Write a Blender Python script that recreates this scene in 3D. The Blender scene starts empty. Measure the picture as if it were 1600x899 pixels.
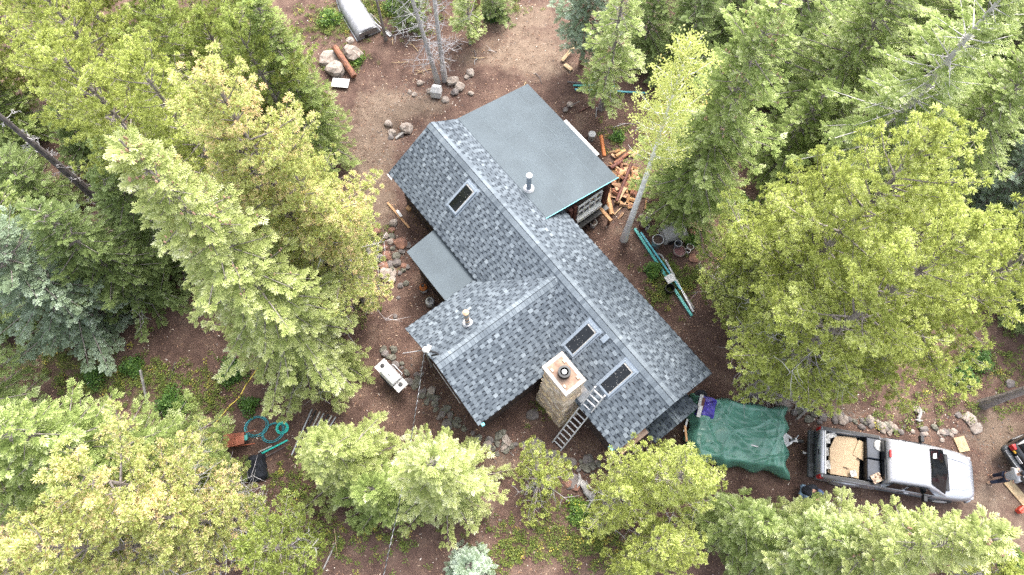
import bpy, math, random
import numpy as np
from mathutils import Vector, Matrix, noise

# ------------------------------------------------------------------ camera, sky, sun, exposure
SC = bpy.context.scene
COL = SC.collection
TILT, FOC, ZC = 0.3838, 1067.98, 26.4          # measured from the cabin's roof lines
cam = bpy.data.cameras.new('camera'); camo = bpy.data.objects.new('camera', cam); COL.objects.link(camo)
camo.location = (0, 0, ZC); camo.rotation_euler = (TILT, 0, 0)
cam.sensor_width = 36.0; cam.lens = FOC / 1600 * 36.0; cam.clip_end = 2000; cam.clip_start = 0.1
SC.camera = camo

SUN_EL, SUN_AZ = math.radians(58), math.radians(25)     # azimuth clockwise from +Y
W = bpy.data.worlds.new('World'); SC.world = W; W.use_nodes = True
nt = W.node_tree; bg = nt.nodes['Background']
sky = nt.nodes.new('ShaderNodeTexSky'); sky.sky_type = 'NISHITA'; sky.sun_disc = False
sky.sun_elevation = SUN_EL; sky.sun_rotation = SUN_AZ; sky.dust_density = 4.0; sky.air_density = 1.0
hs = nt.nodes.new('ShaderNodeHueSaturation'); hs.inputs['Saturation'].default_value = 0.42
nt.links.new(sky.outputs['Color'], hs.inputs['Color']); nt.links.new(hs.outputs['Color'], bg.inputs['Color'])
bg.inputs['Strength'].default_value = 0.15
sl = bpy.data.lights.new('sun', 'SUN'); sl.energy = 1.15; sl.angle = math.radians(34); sl.color = (1.0, 0.95, 0.88)
so = bpy.data.objects.new('sun', sl); COL.objects.link(so)
sd = Vector((math.sin(SUN_AZ) * math.cos(SUN_EL), math.cos(SUN_AZ) * math.cos(SUN_EL), math.sin(SUN_EL)))
so.rotation_euler = sd.to_track_quat('Z', 'Y').to_euler(); so.location = (0, 0, 60)
SC.view_settings.view_transform = 'Standard'; SC.view_settings.look = 'None'
SC.view_settings.gamma = 1.0; SC.view_settings.use_curve_mapping = False
SC.view_settings.exposure = 2.5
SC.cycles.max_bounces = 8; SC.cycles.diffuse_bounces = 6; SC.cycles.glossy_bounces = 2
SC.cycles.transmission_bounces = 2; SC.cycles.use_denoising = False
SC.cycles.caustics_reflective = False; SC.cycles.caustics_refractive = False

# ------------------------------------------------------------------ helpers
def P(px, py, z=0.0):
    """point of height z seen at pixel (px,py) of the 1600x899 photograph"""
    a = (px - 800) / FOC; b = -(py - 449.5) / FOC
    c, s = math.cos(TILT), math.sin(TILT)
    d = Vector((a, b * c + s, b * s - c)); k = (z - ZC) / d.z
    return Vector((d.x * k, d.y * k, z))

def tag(o, label=None, cat=None, group=None, kind=None):
    if label: o['label'] = label
    if cat: o['category'] = cat
    if group: o['group'] = group
    if kind: o['kind'] = kind
    return o

def empty(name, loc, rz=0.0, label=None, cat=None, group=None):
    o = bpy.data.objects.new(name, None); o.empty_display_size = 0.3; COL.objects.link(o)
    o.location = loc; o.rotation_euler = (0, 0, rz)
    return tag(o, label, cat, group)

def link(name, me, mats, parent=None, loc=(0, 0, 0), rot=(0, 0, 0)):
    for m in (mats if isinstance(mats, (list, tuple)) else [mats]): me.materials.append(m)
    o = bpy.data.objects.new(name, me); COL.objects.link(o); o.location = loc; o.rotation_euler = rot
    if parent: o.parent = parent
    return o

def copy_tree(o, parent=None):
    c = o.copy(); COL.objects.link(c)
    if parent: c.parent = parent
    for ch in list(o.children): copy_tree(ch, c)
    return c

class MB:
    """collects pieces of one mesh object"""
    def __init__(s): s.v = []; s.f = []; s.m = []
    def add(s, vs, fs, m=0):
        n = len(s.v); s.v += [tuple(v) for v in vs]
        s.f += [tuple(i + n for i in f) for f in fs]; s.m += [m] * len(fs)
    def box(s, c, d, rot=None, m=0, taper=1.0):
        hx, hy, hz = d[0] / 2, d[1] / 2, d[2] / 2; vs = []
        for z in (-1, 1):
            t = taper if z > 0 else 1.0
            for x, y in ((-1, -1), (1, -1), (1, 1), (-1, 1)):
                v = Vector((x * hx * t, y * hy * t, z * hz))
                if rot is not None: v = rot @ v
                vs.append(v + Vector(c))
        s.add(vs, [(3, 2, 1, 0), (4, 5, 6, 7), (0, 1, 5, 4), (1, 2, 6, 5), (2, 3, 7, 6), (3, 0, 4, 7)], m)
    def bar(s, a, b, w, h, m=0, up=(0, 0, 1)):
        a = Vector(a); b = Vector(b); x = (b - a).normalized(); u = Vector(up)
        y = u.cross(x)
        if y.length < 1e-4: y = Vector((0, 1, 0)).cross(x)
        y.normalize(); z = x.cross(y)
        R = Matrix((x, y, z)).transposed()
        s.box((a + b) / 2, ((b - a).length, w, h), R, m)
    def tube(s, path, rad, n=8, m=0, cap=True):
        path = [Vector(p) for p in path]; k = len(path)
        rad = [rad] * k if isinstance(rad, (int, float)) else rad
        vs = []; prev = None
        for i, p in enumerate(path):
            t = (path[min(i + 1, k - 1)] - path[max(i - 1, 0)]).normalized()
            if prev is None:
                u = t.orthogonal().normalized()
            else:
                u = (prev - t * prev.dot(t))
                u = u.normalized() if u.length > 1e-5 else t.orthogonal().normalized()
            prev = u; w = t.cross(u)
            for j in range(n):
                a = 2 * math.pi * j / n
                vs.append(p + (u * math.cos(a) + w * math.sin(a)) * rad[i])
        fs = [(i * n + j, i * n + (j + 1) % n, (i + 1) * n + (j + 1) % n, (i + 1) * n + j) for i in range(k - 1) for j in range(n)]
        if cap: fs += [tuple(range(n - 1, -1, -1)), tuple((k - 1) * n + j for j in range(n))]
        s.add(vs, fs, m)
    def lathe(s, prof, c=(0, 0, 0), n=20, m=0):
        vs = []; k = len(prof)
        for r, z in prof:
            for j in range(n):
                a = 2 * math.pi * j / n; vs.append((c[0] + r * math.cos(a), c[1] + r * math.sin(a), c[2] + z))
        fs = [(i * n + j, i * n + (j + 1) % n, (i + 1) * n + (j + 1) % n, (i + 1) * n + j) for i in range(k - 1) for j in range(n)]
        fs += [tuple(range(n - 1, -1, -1)), tuple((k - 1) * n + j for j in range(n))]
        s.add(vs, fs, m)
    def loft(s, rings, m=0, cap=True):
        n = len(rings[0]); vs = [v for r in rings for v in r]; k = len(rings)
        fs = [(i * n + j, i * n + (j + 1) % n, (i + 1) * n + (j + 1) % n, (i + 1) * n + j) for i in range(k - 1) for j in range(n)]
        if cap: fs += [tuple(range(n - 1, -1, -1)), tuple((k - 1) * n + j for j in range(n))]
        s.add(vs, fs, m)
    def mesh(s, name, smooth=False):
        me = bpy.data.meshes.new(name); me.from_pydata(s.v, [], s.f)
        me.polygons.foreach_set('material_index', s.m)
        if smooth: me.polygons.foreach_set('use_smooth', [True] * len(s.f))
        me.update(); return me
    def build(s, name, mats, parent=None, loc=(0, 0, 0), rot=(0, 0, 0), smooth=False, bevel=0.0, sub=0):
        o = link(name, s.mesh(name, smooth), mats, parent, loc, rot)
        if bevel:
            b = o.modifiers.new('bevel', 'BEVEL'); b.width = bevel; b.segments = 2; b.limit_method = 'ANGLE'
        if sub:
            b = o.modifiers.new('sub', 'SUBSURF'); b.levels = sub; b.render_levels = sub
        return o

# ------------------------------------------------------------------ materials
def mat(name, color, rough=0.7, metal=0.0, var=0.25, scale=6.0, bump=0.0, spec=0.4, color2=None, dist=0.03, coat=0.0, detail=6.0):
    m = bpy.data.materials.new(name); m.use_nodes = True; n = m.node_tree; b = n.nodes['Principled BSDF']
    b.inputs['Roughness'].default_value = rough; b.inputs['Metallic'].default_value = metal
    b.inputs['Specular IOR Level'].default_value = spec; b.inputs['Coat Weight'].default_value = coat
    tc = n.nodes.new('ShaderNodeTexCoord'); nz = n.nodes.new('ShaderNodeTexNoise')
    nz.inputs['Scale'].default_value = scale; nz.inputs['Detail'].default_value = detail
    n.links.new(tc.outputs['Object'], nz.inputs['Vector'])
    rp = n.nodes.new('ShaderNodeValToRGB'); e = rp.color_ramp.elements
    c2 = color2 or tuple(c * (1 - var) for c in color)
    c1 = color if color2 else tuple(min(1, c * (1 + var * .6)) for c in color)
    e[0].position = .34; e[0].color = (*c2, 1); e[1].position = .66; e[1].color = (*c1, 1)
    n.links.new(nz.outputs['Fac'], rp.inputs['Fac']); n.links.new(rp.outputs['Color'], b.inputs['Base Color'])
    if bump:
        bp = n.nodes.new('ShaderNodeBump'); bp.inputs['Strength'].default_value = bump; bp.inputs['Distance'].default_value = dist
        n.links.new(nz.outputs['Fac'], bp.inputs['Height']); n.links.new(bp.outputs['Normal'], b.inputs['Normal'])
    return m

def tint_mat(name, stops, rough=0.6, transl=0.0, spec=0.3, attr='tint', nscale=0.0, namp=0.0):
    """base colour from the mesh's own 'tint' value through a ramp (each leaf, shingle or chip has its own tint)"""
    m = bpy.data.materials.new(name); m.use_nodes = True; n = m.node_tree; b = n.nodes['Principled BSDF']
    b.inputs['Roughness'].default_value = rough; b.inputs['Specular IOR Level'].default_value = spec
    at = n.nodes.new('ShaderNodeAttribute'); at.attribute_name = attr
    rp = n.nodes.new('ShaderNodeValToRGB'); cr = rp.color_ramp
    while len(cr.elements) < len(stops): cr.elements.new(0.5)
    for e, (p, c) in zip(cr.elements, stops): e.position = p; e.color = (*c, 1)
    src = at.outputs['Fac']
    if namp:
        tc = n.nodes.new('ShaderNodeTexCoord'); nz = n.nodes.new('ShaderNodeTexNoise'); nz.inputs['Scale'].default_value = nscale
        nz.inputs['Detail'].default_value = 4
        n.links.new(tc.outputs['Object'], nz.inputs['Vector'])
        ma = n.nodes.new('ShaderNodeMath'); ma.operation = 'MULTIPLY_ADD'; ma.inputs[1].default_value = namp
        sb = n.nodes.new('ShaderNodeMath'); sb.operation = 'SUBTRACT'; sb.inputs[1].default_value = .5
        n.links.new(nz.outputs['Fac'], sb.inputs[0]); n.links.new(sb.outputs[0], ma.inputs[0]); n.links.new(at.outputs['Fac'], ma.inputs[2]); src = ma.outputs[0]
    n.links.new(src, rp.inputs['Fac'])
    n.links.new(rp.outputs['Color'], b.inputs['Base Color'])
    if transl:
        tr = n.nodes.new('ShaderNodeBsdfTranslucent'); mx = n.nodes.new('ShaderNodeMixShader'); mx.inputs[0].default_value = transl
        n.links.new(rp.outputs['Color'], tr.inputs['Color'])
        n.links.new(b.outputs[0], mx.inputs[1]); n.links.new(tr.outputs[0], mx.inputs[2])
        n.links.new(mx.outputs[0], n.nodes['Material Output'].inputs['Surface'])
    return m

M = {}
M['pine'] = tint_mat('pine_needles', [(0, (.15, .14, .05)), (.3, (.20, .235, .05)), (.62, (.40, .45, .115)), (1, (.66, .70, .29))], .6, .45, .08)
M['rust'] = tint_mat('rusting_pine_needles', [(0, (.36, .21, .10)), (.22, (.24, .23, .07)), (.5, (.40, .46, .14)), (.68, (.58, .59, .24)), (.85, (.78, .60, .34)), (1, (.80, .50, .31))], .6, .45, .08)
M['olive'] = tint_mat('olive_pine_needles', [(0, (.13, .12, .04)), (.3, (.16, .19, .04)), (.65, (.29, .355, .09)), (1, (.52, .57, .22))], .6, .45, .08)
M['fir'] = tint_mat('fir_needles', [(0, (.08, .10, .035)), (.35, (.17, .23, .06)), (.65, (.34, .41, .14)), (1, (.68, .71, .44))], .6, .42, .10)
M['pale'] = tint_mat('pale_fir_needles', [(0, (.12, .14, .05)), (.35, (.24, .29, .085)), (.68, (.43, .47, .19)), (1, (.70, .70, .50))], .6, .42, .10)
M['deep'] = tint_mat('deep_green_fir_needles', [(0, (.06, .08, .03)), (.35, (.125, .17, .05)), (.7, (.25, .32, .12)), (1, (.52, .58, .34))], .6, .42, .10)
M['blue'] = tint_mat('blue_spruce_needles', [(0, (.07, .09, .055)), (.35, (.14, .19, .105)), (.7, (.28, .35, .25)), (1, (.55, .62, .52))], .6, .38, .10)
M['aspen'] = tint_mat('aspen_leaves', [(0, (.36, .40, .11)), (.5, (.56, .60, .20)), (.88, (.70, .70, .32)), (1, (.76, .52, .18))], .5, .5, .12)
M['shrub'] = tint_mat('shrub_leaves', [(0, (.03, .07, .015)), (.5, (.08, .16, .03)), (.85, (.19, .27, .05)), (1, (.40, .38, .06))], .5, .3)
M['weed'] = tint_mat('weed_leaves', [(0, (.06, .09, .02)), (.5, (.15, .19, .04)), (.8, (.30, .30, .07)), (1, (.52, .40, .08))], .6, .3)
M['cone'] = mat('fir_cones', (.42, .26, .18), .8, var=.4)
M['bark'] = mat('grey_pine_bark', (.21, .18, .165), .9, var=.5, scale=14, bump=.8)
M['palebark'] = mat('pale_grey_bark', (.50, .475, .455), .9, color2=(.30, .28, .27), scale=12, bump=.6)
M['redbark'] = mat('reddish_pine_bark', (.20, .115, .085), .9, var=.5, scale=12, bump=.8)
M['aspenbark'] = mat('aspen_bark', (.80, .78, .73), .7, color2=(.55, .52, .47), scale=7, bump=.2)
M['twig'] = mat('bare_grey_twigs', (.34, .325, .325), .9, var=.35)
M['darktwig'] = mat('dark_dead_bark', (.10, .085, .085), .9, var=.4)
M['wall'] = mat('dark_brown_log', (.035, .022, .018), .8, var=.5, scale=9, bump=.4)
M['redwood'] = mat('red_brown_wood', (.10, .035, .025), .7, var=.5, scale=9)
M['fascia'] = mat('dark_fascia', (.06, .065, .07), .6)
M['teal'] = mat('teal_trim', (.10, .36, .42), .5, var=.15)
M['tealpipe'] = mat('teal_pipe', (.07, .33, .30), .45, var=.2)
M['white'] = mat('white_paint', (.42, .41, .40), .5, var=.15)
M['offwhite'] = mat('weathered_white', (0.322, 0.308, 0.287), .7, var=.3, scale=10)
M['steel'] = mat('galvanised_steel', (0.285, 0.292, 0.300), .45, .75, var=.25)
M['alu'] = mat('aluminium', (.44, .44, .45), .45, .15, var=.15)
M['shade_glass'] = mat('dark_glass', (.006, .007, .008), .08, spec=.35, var=.3)
M['black'] = mat('black_plastic', (.012, .012, .013), .5, var=.3)
M['rubber'] = mat('tyre_rubber', (.02, .02, .022), .85, var=.3)
M['timber'] = mat('honey_timber', (0.376, 0.216, 0.104), .7, color2=(0.264, 0.136, 0.056), scale=5)
M['palewood'] = mat('pale_plank', (0.375, 0.285, 0.165), .75, color2=(0.270, 0.180, 0.098), scale=6)
M['osb'] = mat('chipboard', (.42, .315, .20), .8, color2=(.31, .215, .13), scale=22)
M['greywood'] = mat('weathered_grey_wood', (0.280, 0.266, 0.245), .9, color2=(0.154, 0.140, 0.133), scale=9, bump=.5)
M['log'] = mat('peeled_red_log', (.24, .10, .055), .8, color2=(.095, .042, .028), scale=7, bump=.3)
M['rust_stone'] = mat('rust_stone', (0.225, 0.116, 0.075), .9, color2=(0.128, 0.068, 0.053), scale=5, bump=.5)
M['stone'] = mat('grey_stone', (.165, .145, .135), .9, color2=(.08, .068, .064), scale=6, bump=.6)
M['palestone'] = mat('pale_stone', (0.279, 0.242, 0.211), .9, color2=(0.174, 0.136, 0.112), scale=6, bump=.6)
M['lichen'] = mat('lichened_stone', (.165, .16, .13), .95, color2=(.05, .045, .034), scale=9, bump=.8)
M['green_tarp'] = mat('green_tarpaulin', (.070, .180, .135), .34, var=.16, scale=1.6, spec=.5)
M['blue_tarp'] = mat('violet_blue_tarpaulin', (.048, .034, .26), .38, var=.4, scale=5)
M['navy'] = mat('navy_cloth', (.012, .016, .035), .85)
M['dark_cloth'] = mat('black_cloth', (.012, .014, .02), .9, var=.5)
M['denim'] = mat('denim', (.035, .055, .11), .9)
M['shirt'] = mat('pale_grey_shirt', (0.288, 0.288, 0.296), .9, var=.15)
M['skin'] = mat('skin', (.46, .27, .19), .6, var=.1)
M['hair'] = mat('dark_hair', (.02, .014, .01), .7)
M['tan'] = mat('tan_boots', (.42, .29, .19), .8)
M['lightblue'] = mat('faded_blue_cloth', (.22, .31, .42), .9)
M['red'] = mat('red_plastic', (.50, .055, .03), .45, var=.15)
M['orange'] = mat('orange_paint', (.36, .115, .03), .5, var=.3)
M['rustred'] = mat('rust_red_metal', (.30, .09, .05), .6, var=.4)
M['yellow'] = mat('yellow_hose', (.58, .46, .08), .5, var=.1)
M['hose'] = mat('teal_hose', (.03, .22, .25), .4, var=.2)
M['hose2'] = mat('bright_teal_cord', (.02, .38, .31), .45, var=.15)
M['silver'] = mat('silver_car_paint', (0.270, 0.277, 0.300), .32, .35, var=.05, coat=.6)
M['whitepaint'] = mat('pale_silver_roof_paint', (.31, .31, .33), .32, .2, var=.05, coat=.5)
M['blackpaint'] = mat('black_car_paint', (.012, .012, .014), .3, .1, var=.1, coat=.5)
M['tail'] = mat('red_tail_lens', (.35, .012, .012), .25, var=.15)
M['amber'] = mat('amber_lens', (.55, .30, .03), .3)
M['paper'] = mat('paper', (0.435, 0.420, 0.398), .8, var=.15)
M['card'] = mat('cardboard', (0.384, 0.288, 0.216), .85, var=.2)
M['soil'] = mat('potting_soil', (.06, .04, .03), .95)
M['planter'] = mat('maroon_glaze', (.17, .075, .075), .5)
M['frame_blue'] = mat('skylight_frame', (0.162, 0.192, 0.228), .5, var=.12)

def roll_roof_mat():
    m = mat('granular_roll_roofing', (.062, .077, .088), .9, var=.12, scale=1.1); n = m.node_tree; b = n.nodes['Principled BSDF']
    tc = [x for x in n.nodes if x.type == 'TEX_COORD'][0]; rp = [x for x in n.nodes if x.type == 'VALTORGB'][0]
    n2 = n.nodes.new('ShaderNodeTexNoise'); n2.inputs['Scale'].default_value = 38; n2.inputs['Detail'].default_value = 3
    n.links.new(tc.outputs['Object'], n2.inputs['Vector'])
    r2 = n.nodes.new('ShaderNodeValToRGB'); r2.color_ramp.elements[0].position = .35; r2.color_ramp.elements[0].color = (.82, .82, .82, 1)
    r2.color_ramp.elements[1].position = .65; r2.color_ramp.elements[1].color = (1.16, 1.16, 1.16, 1)
    n.links.new(n2.outputs['Fac'], r2.inputs['Fac'])
    mx = n.nodes.new('ShaderNodeMix'); mx.data_type = 'RGBA'; mx.blend_type = 'MULTIPLY'; mx.inputs[0].default_value = 1
    n.links.new(rp.outputs['Color'], mx.inputs[6]); n.links.new(r2.outputs['Color'], mx.inputs[7]); n.links.new(mx.outputs[2], b.inputs['Base Color'])
    return m
M['roll'] = roll_roof_mat()
M['shingle'] = tint_mat('asphalt_shingles', [(0, (.006, .008, .012)), (.12, (.026, .034, .044)), (.5, (.075, .090, .106)), (.8, (.130, .152, .172)), (1, (.182, .207, .225))], .85, 0, .25, nscale=45, namp=.22)

def stone_mat():
    m = bpy.data.materials.new('chimney_stonework'); m.use_nodes = True; n = m.node_tree; b = n.nodes['Principled BSDF']
    b.inputs['Roughness'].default_value = .9; b.inputs['Specular IOR Level'].default_value = .2
    at = n.nodes.new('ShaderNodeTexCoord'); mp = n.nodes.new('ShaderNodeMapping'); mp.inputs['Scale'].default_value = (3.4, 3.4, 5.2)
    n.links.new(at.outputs['Object'], mp.inputs['Vector'])
    v = n.nodes.new('ShaderNodeTexVoronoi'); v.inputs['Scale'].default_value = 1; n.links.new(mp.outputs[0], v.inputs['Vector'])
    sp = n.nodes.new('ShaderNodeSeparateColor'); n.links.new(v.outputs['Color'], sp.inputs[0])
    rp = n.nodes.new('ShaderNodeValToRGB'); cr = rp.color_ramp
    st = [(0, (.27, .20, .145)), (.3, (.50, .37, .26)), (.55, (.58, .48, .38)), (.75, (.64, .47, .28)), (1, (.46, .39, .34))]
    while len(cr.elements) < 5: cr.elements.new(.5)
    for e, (p, c) in zip(cr.elements, st): e.position = p; e.color = (*c, 1)
    n.links.new(sp.outputs[0], rp.inputs['Fac'])
    d = n.nodes.new('ShaderNodeTexVoronoi'); d.feature = 'DISTANCE_TO_EDGE'; d.inputs['Scale'].default_value = 1; n.links.new(mp.outputs[0], d.inputs['Vector'])
    r2 = n.nodes.new('ShaderNodeValToRGB'); r2.color_ramp.elements[0].position = .0; r2.color_ramp.elements[0].color = (0, 0, 0, 1); r2.color_ramp.elements[1].position = .07
    n.links.new(d.outputs['Distance'], r2.inputs['Fac'])
    nz = n.nodes.new('ShaderNodeTexNoise'); nz.inputs['Scale'].default_value = 14; nz.inputs['Detail'].default_value = 6; n.links.new(at.outputs['Object'], nz.inputs['Vector'])
    mx = n.nodes.new('ShaderNodeMix'); mx.data_type = 'RGBA'; mx.inputs[6].default_value = (.46, .40, .33, 1)
    n.links.new(r2.outputs['Color'], mx.inputs[0]); n.links.new(rp.outputs['Color'], mx.inputs[7])
    m2 = n.nodes.new('ShaderNodeMix'); m2.data_type = 'RGBA'; m2.blend_type = 'OVERLAY'; m2.inputs[0].default_value = .8
    n.links.new(mx.outputs[2], m2.inputs[6]); n.links.new(nz.outputs['Fac'], m2.inputs[7]); n.links.new(m2.outputs[2], b.inputs['Base Color'])
    bp = n.nodes.new('ShaderNodeBump'); bp.inputs['Strength'].default_value = .9; bp.inputs['Distance'].default_value = .03
    ad = n.nodes.new('ShaderNodeMath'); ad.operation = 'MULTIPLY_ADD'; ad.inputs[1].default_value = .5
    n.links.new(nz.outputs['Fac'], ad.inputs[0]); n.links.new(r2.outputs['Color'], ad.inputs[2]); n.links.new(ad.outputs[0], bp.inputs['Height'])
    n.links.new(bp.outputs['Normal'], b.inputs['Normal'])
    return m
M['chimney'] = stone_mat()

# ------------------------------------------------------------------ numpy instancing of leaves, shingles, chips
def np_mesh(name, V, F, T):
    """V (n,3), F (m,3) triangles, T (n,) tint"""
    me = bpy.data.meshes.new(name); nv, nf = len(V), len(F)
    me.vertices.add(nv); me.vertices.foreach_set('co', np.ascontiguousarray(V, np.float32).ravel())
    me.loops.add(nf * 3); me.loops.foreach_set('vertex_index', np.ascontiguousarray(F, np.int32).ravel())
    me.polygons.add(nf); me.polygons.foreach_set('loop_start', np.arange(0, nf * 3, 3, dtype=np.int32))
    at = me.attributes.new('tint', 'FLOAT', 'POINT'); at.data.foreach_set('value', np.clip(T, 0, 1).astype(np.float32))
    me.update(calc_edges=True); me.validate(); return me

def basis(d, rng, up=None):
    """(n,3) directions -> (n,3,3) with z axis along d and a random roll (or x axis kept level when up is given)"""
    d = d / (np.linalg.norm(d, axis=1, keepdims=True) + 1e-9)
    r = rng.normal(size=d.shape) if up is None else np.tile(np.array(up, float), (len(d), 1)) + rng.normal(size=d.shape) * .25
    x = np.cross(r, d); x /= (np.linalg.norm(x, axis=1, keepdims=True) + 1e-9)
    return np.stack([x, np.cross(d, x), d], axis=2)

def scatter(tv, tf, tt, pos, B, sc, tint):
    k = len(tv); n = len(pos)
    V = np.einsum('nij,kj->nki', B, tv) * sc[:, None, None] + pos[:, None, :]
    F = tf[None] + (np.arange(n) * k)[:, None, None]
    T = tint[:, None] + tt[None]
    return V.reshape(-1, 3), F.reshape(-1, 3), T.ravel()

def puff_template(rng, n=30, w=.20):
    """a tuft of needles round a shoot's end, unit radius, shoot along +z"""
    V = []; F = []; T = []
    for i in range(n):
        th = math.acos(1 - (i + .5) / n * 1.55); ph = i * 2.39996 + rng.uniform(-.3, .3)
        d = np.array([math.sin(th) * math.cos(ph), math.sin(th) * math.sin(ph), math.cos(th)])
        s = np.cross(d, rng.normal(size=3)); s /= np.linalg.norm(s)
        b = np.array([0, 0, rng.uniform(-.3, .05)]); L = rng.uniform(.82, 1.04); k = len(V)
        V += [b, b + d * L * .7 + s * w * .5, b + d * L, b + d * L * .7 - s * w * .5]; F += [(k, k + 1, k + 2), (k, k + 2, k + 3)]
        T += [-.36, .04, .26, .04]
    return np.array(V), np.array(F), np.array(T)

def spray_template(rng, pairs=4, w=.14):
    """a flat fir spray of unit length along +z, spread in x, thin in y"""
    V = []; F = []; T = []
    def leaf(b, e, ww, t0, t1):
        b = np.array(b, float); e = np.array(e, float); d = e - b; s = np.cross(d, [0, 1, 0]); s /= np.linalg.norm(s)
        mid = b + d * .55; k = len(V); j = rng.uniform(-.05, .05, 3)
        V.extend([b, mid + s * ww * .5 + np.array([0, .03, 0]), e + j, mid - s * ww * .5 + np.array([0, -.03, 0])])
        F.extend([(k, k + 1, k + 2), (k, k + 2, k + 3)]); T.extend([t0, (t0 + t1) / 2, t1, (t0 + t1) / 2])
    leaf((0, 0, 0), (0, -.02, .62), w, -.22, .0); leaf((0, -.02, .5), (0, 0, 1.0), w, -.05, .25)
    for i in range(pairs):
        z = .1 + .62 * i / (pairs - 1) if pairs > 1 else .3; L = (.50 - .08 * i) * rng.uniform(.85, 1.15)
        for sgn in (-1, 1):
            leaf((0, 0, z), (sgn * L * .75, rng.uniform(-.12, .05), z + L * .62), w * .9, -.2, .24)
    return np.array(V), np.array(F), np.array(T)

def leaf_template(rng, n=5, w=.75):
    V = []; F = []; T = []
    for i in range(n):
        ph = i * 2.4; d = np.array([math.cos(ph), math.sin(ph), rng.uniform(-.2, .7)]); d /= np.linalg.norm(d)
        o = d * rng.uniform(.1, .8); s = np.cross(d, [0, 0, 1] + rng.normal(size=3) * .5); s /= np.linalg.norm(s); k = len(V)
        V += [o, o + d * .5 + s * w * .5, o + d, o + d * .5 - s * w * .5]; F += [(k, k + 1, k + 2), (k, k + 2, k + 3)]
        t = rng.uniform(-.15, .15); T += [t - .08, t, t + .05, t]
    return np.array(V), np.array(F), np.array(T)
_r = np.random.default_rng(5)
PUFF = [puff_template(_r) for _ in range(3)]
SPRAY = [spray_template(_r) for _ in range(3)]
LEAF = [leaf_template(_r) for _ in range(3)]

def crown_mesh(name, tmpl, pos, dirs, size, tint, rng, up=None):
    pos = np.array(pos); dirs = np.array(dirs); size = np.array(size); tint = np.array(tint)
    Vs = []; Fs = []; Ts = []; off = 0; pick = rng.integers(0, len(tmpl), len(pos))
    for i, (tv, tf, tt) in enumerate(tmpl):
        k = pick == i
        if not k.any(): continue
        V, F, T = scatter(tv, tf, tt, pos[k], basis(dirs[k], rng, up), size[k], tint[k])
        Vs.append(V); Fs.append(F + off); Ts.append(T); off += len(V)
    return np_mesh(name, np.concatenate(Vs), np.concatenate(Fs), np.concatenate(Ts))

def trunk_mb(h, r0, rng, top=.02, wig=.06, lean=(0, 0)):
    pts = []; n = 9; ph = rng.uniform(0, 6)
    for i in range(n + 1):
        t = i / n; pts.append((lean[0] * t + wig * math.sin(t * 5 + ph) * t, lean[1] * t + wig * math.cos(t * 4 + ph) * t, h * t))
    mb = MB(); mb.tube(pts, [r0 * 1.35] + [r0 * (1 - .92 * (i / n)) + top * .3 for i in range(1, n + 1)], 9)
    return mb, pts

def at_trunk(pts, h, z):
    t = max(0, min(.999, z / h)) * (len(pts) - 1); i = int(t); f = t - i
    a, b = pts[i], pts[i + 1]; return np.array([a[0] + (b[0] - a[0]) * f, a[1] + (b[1] - a[1]) * f, z])

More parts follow.
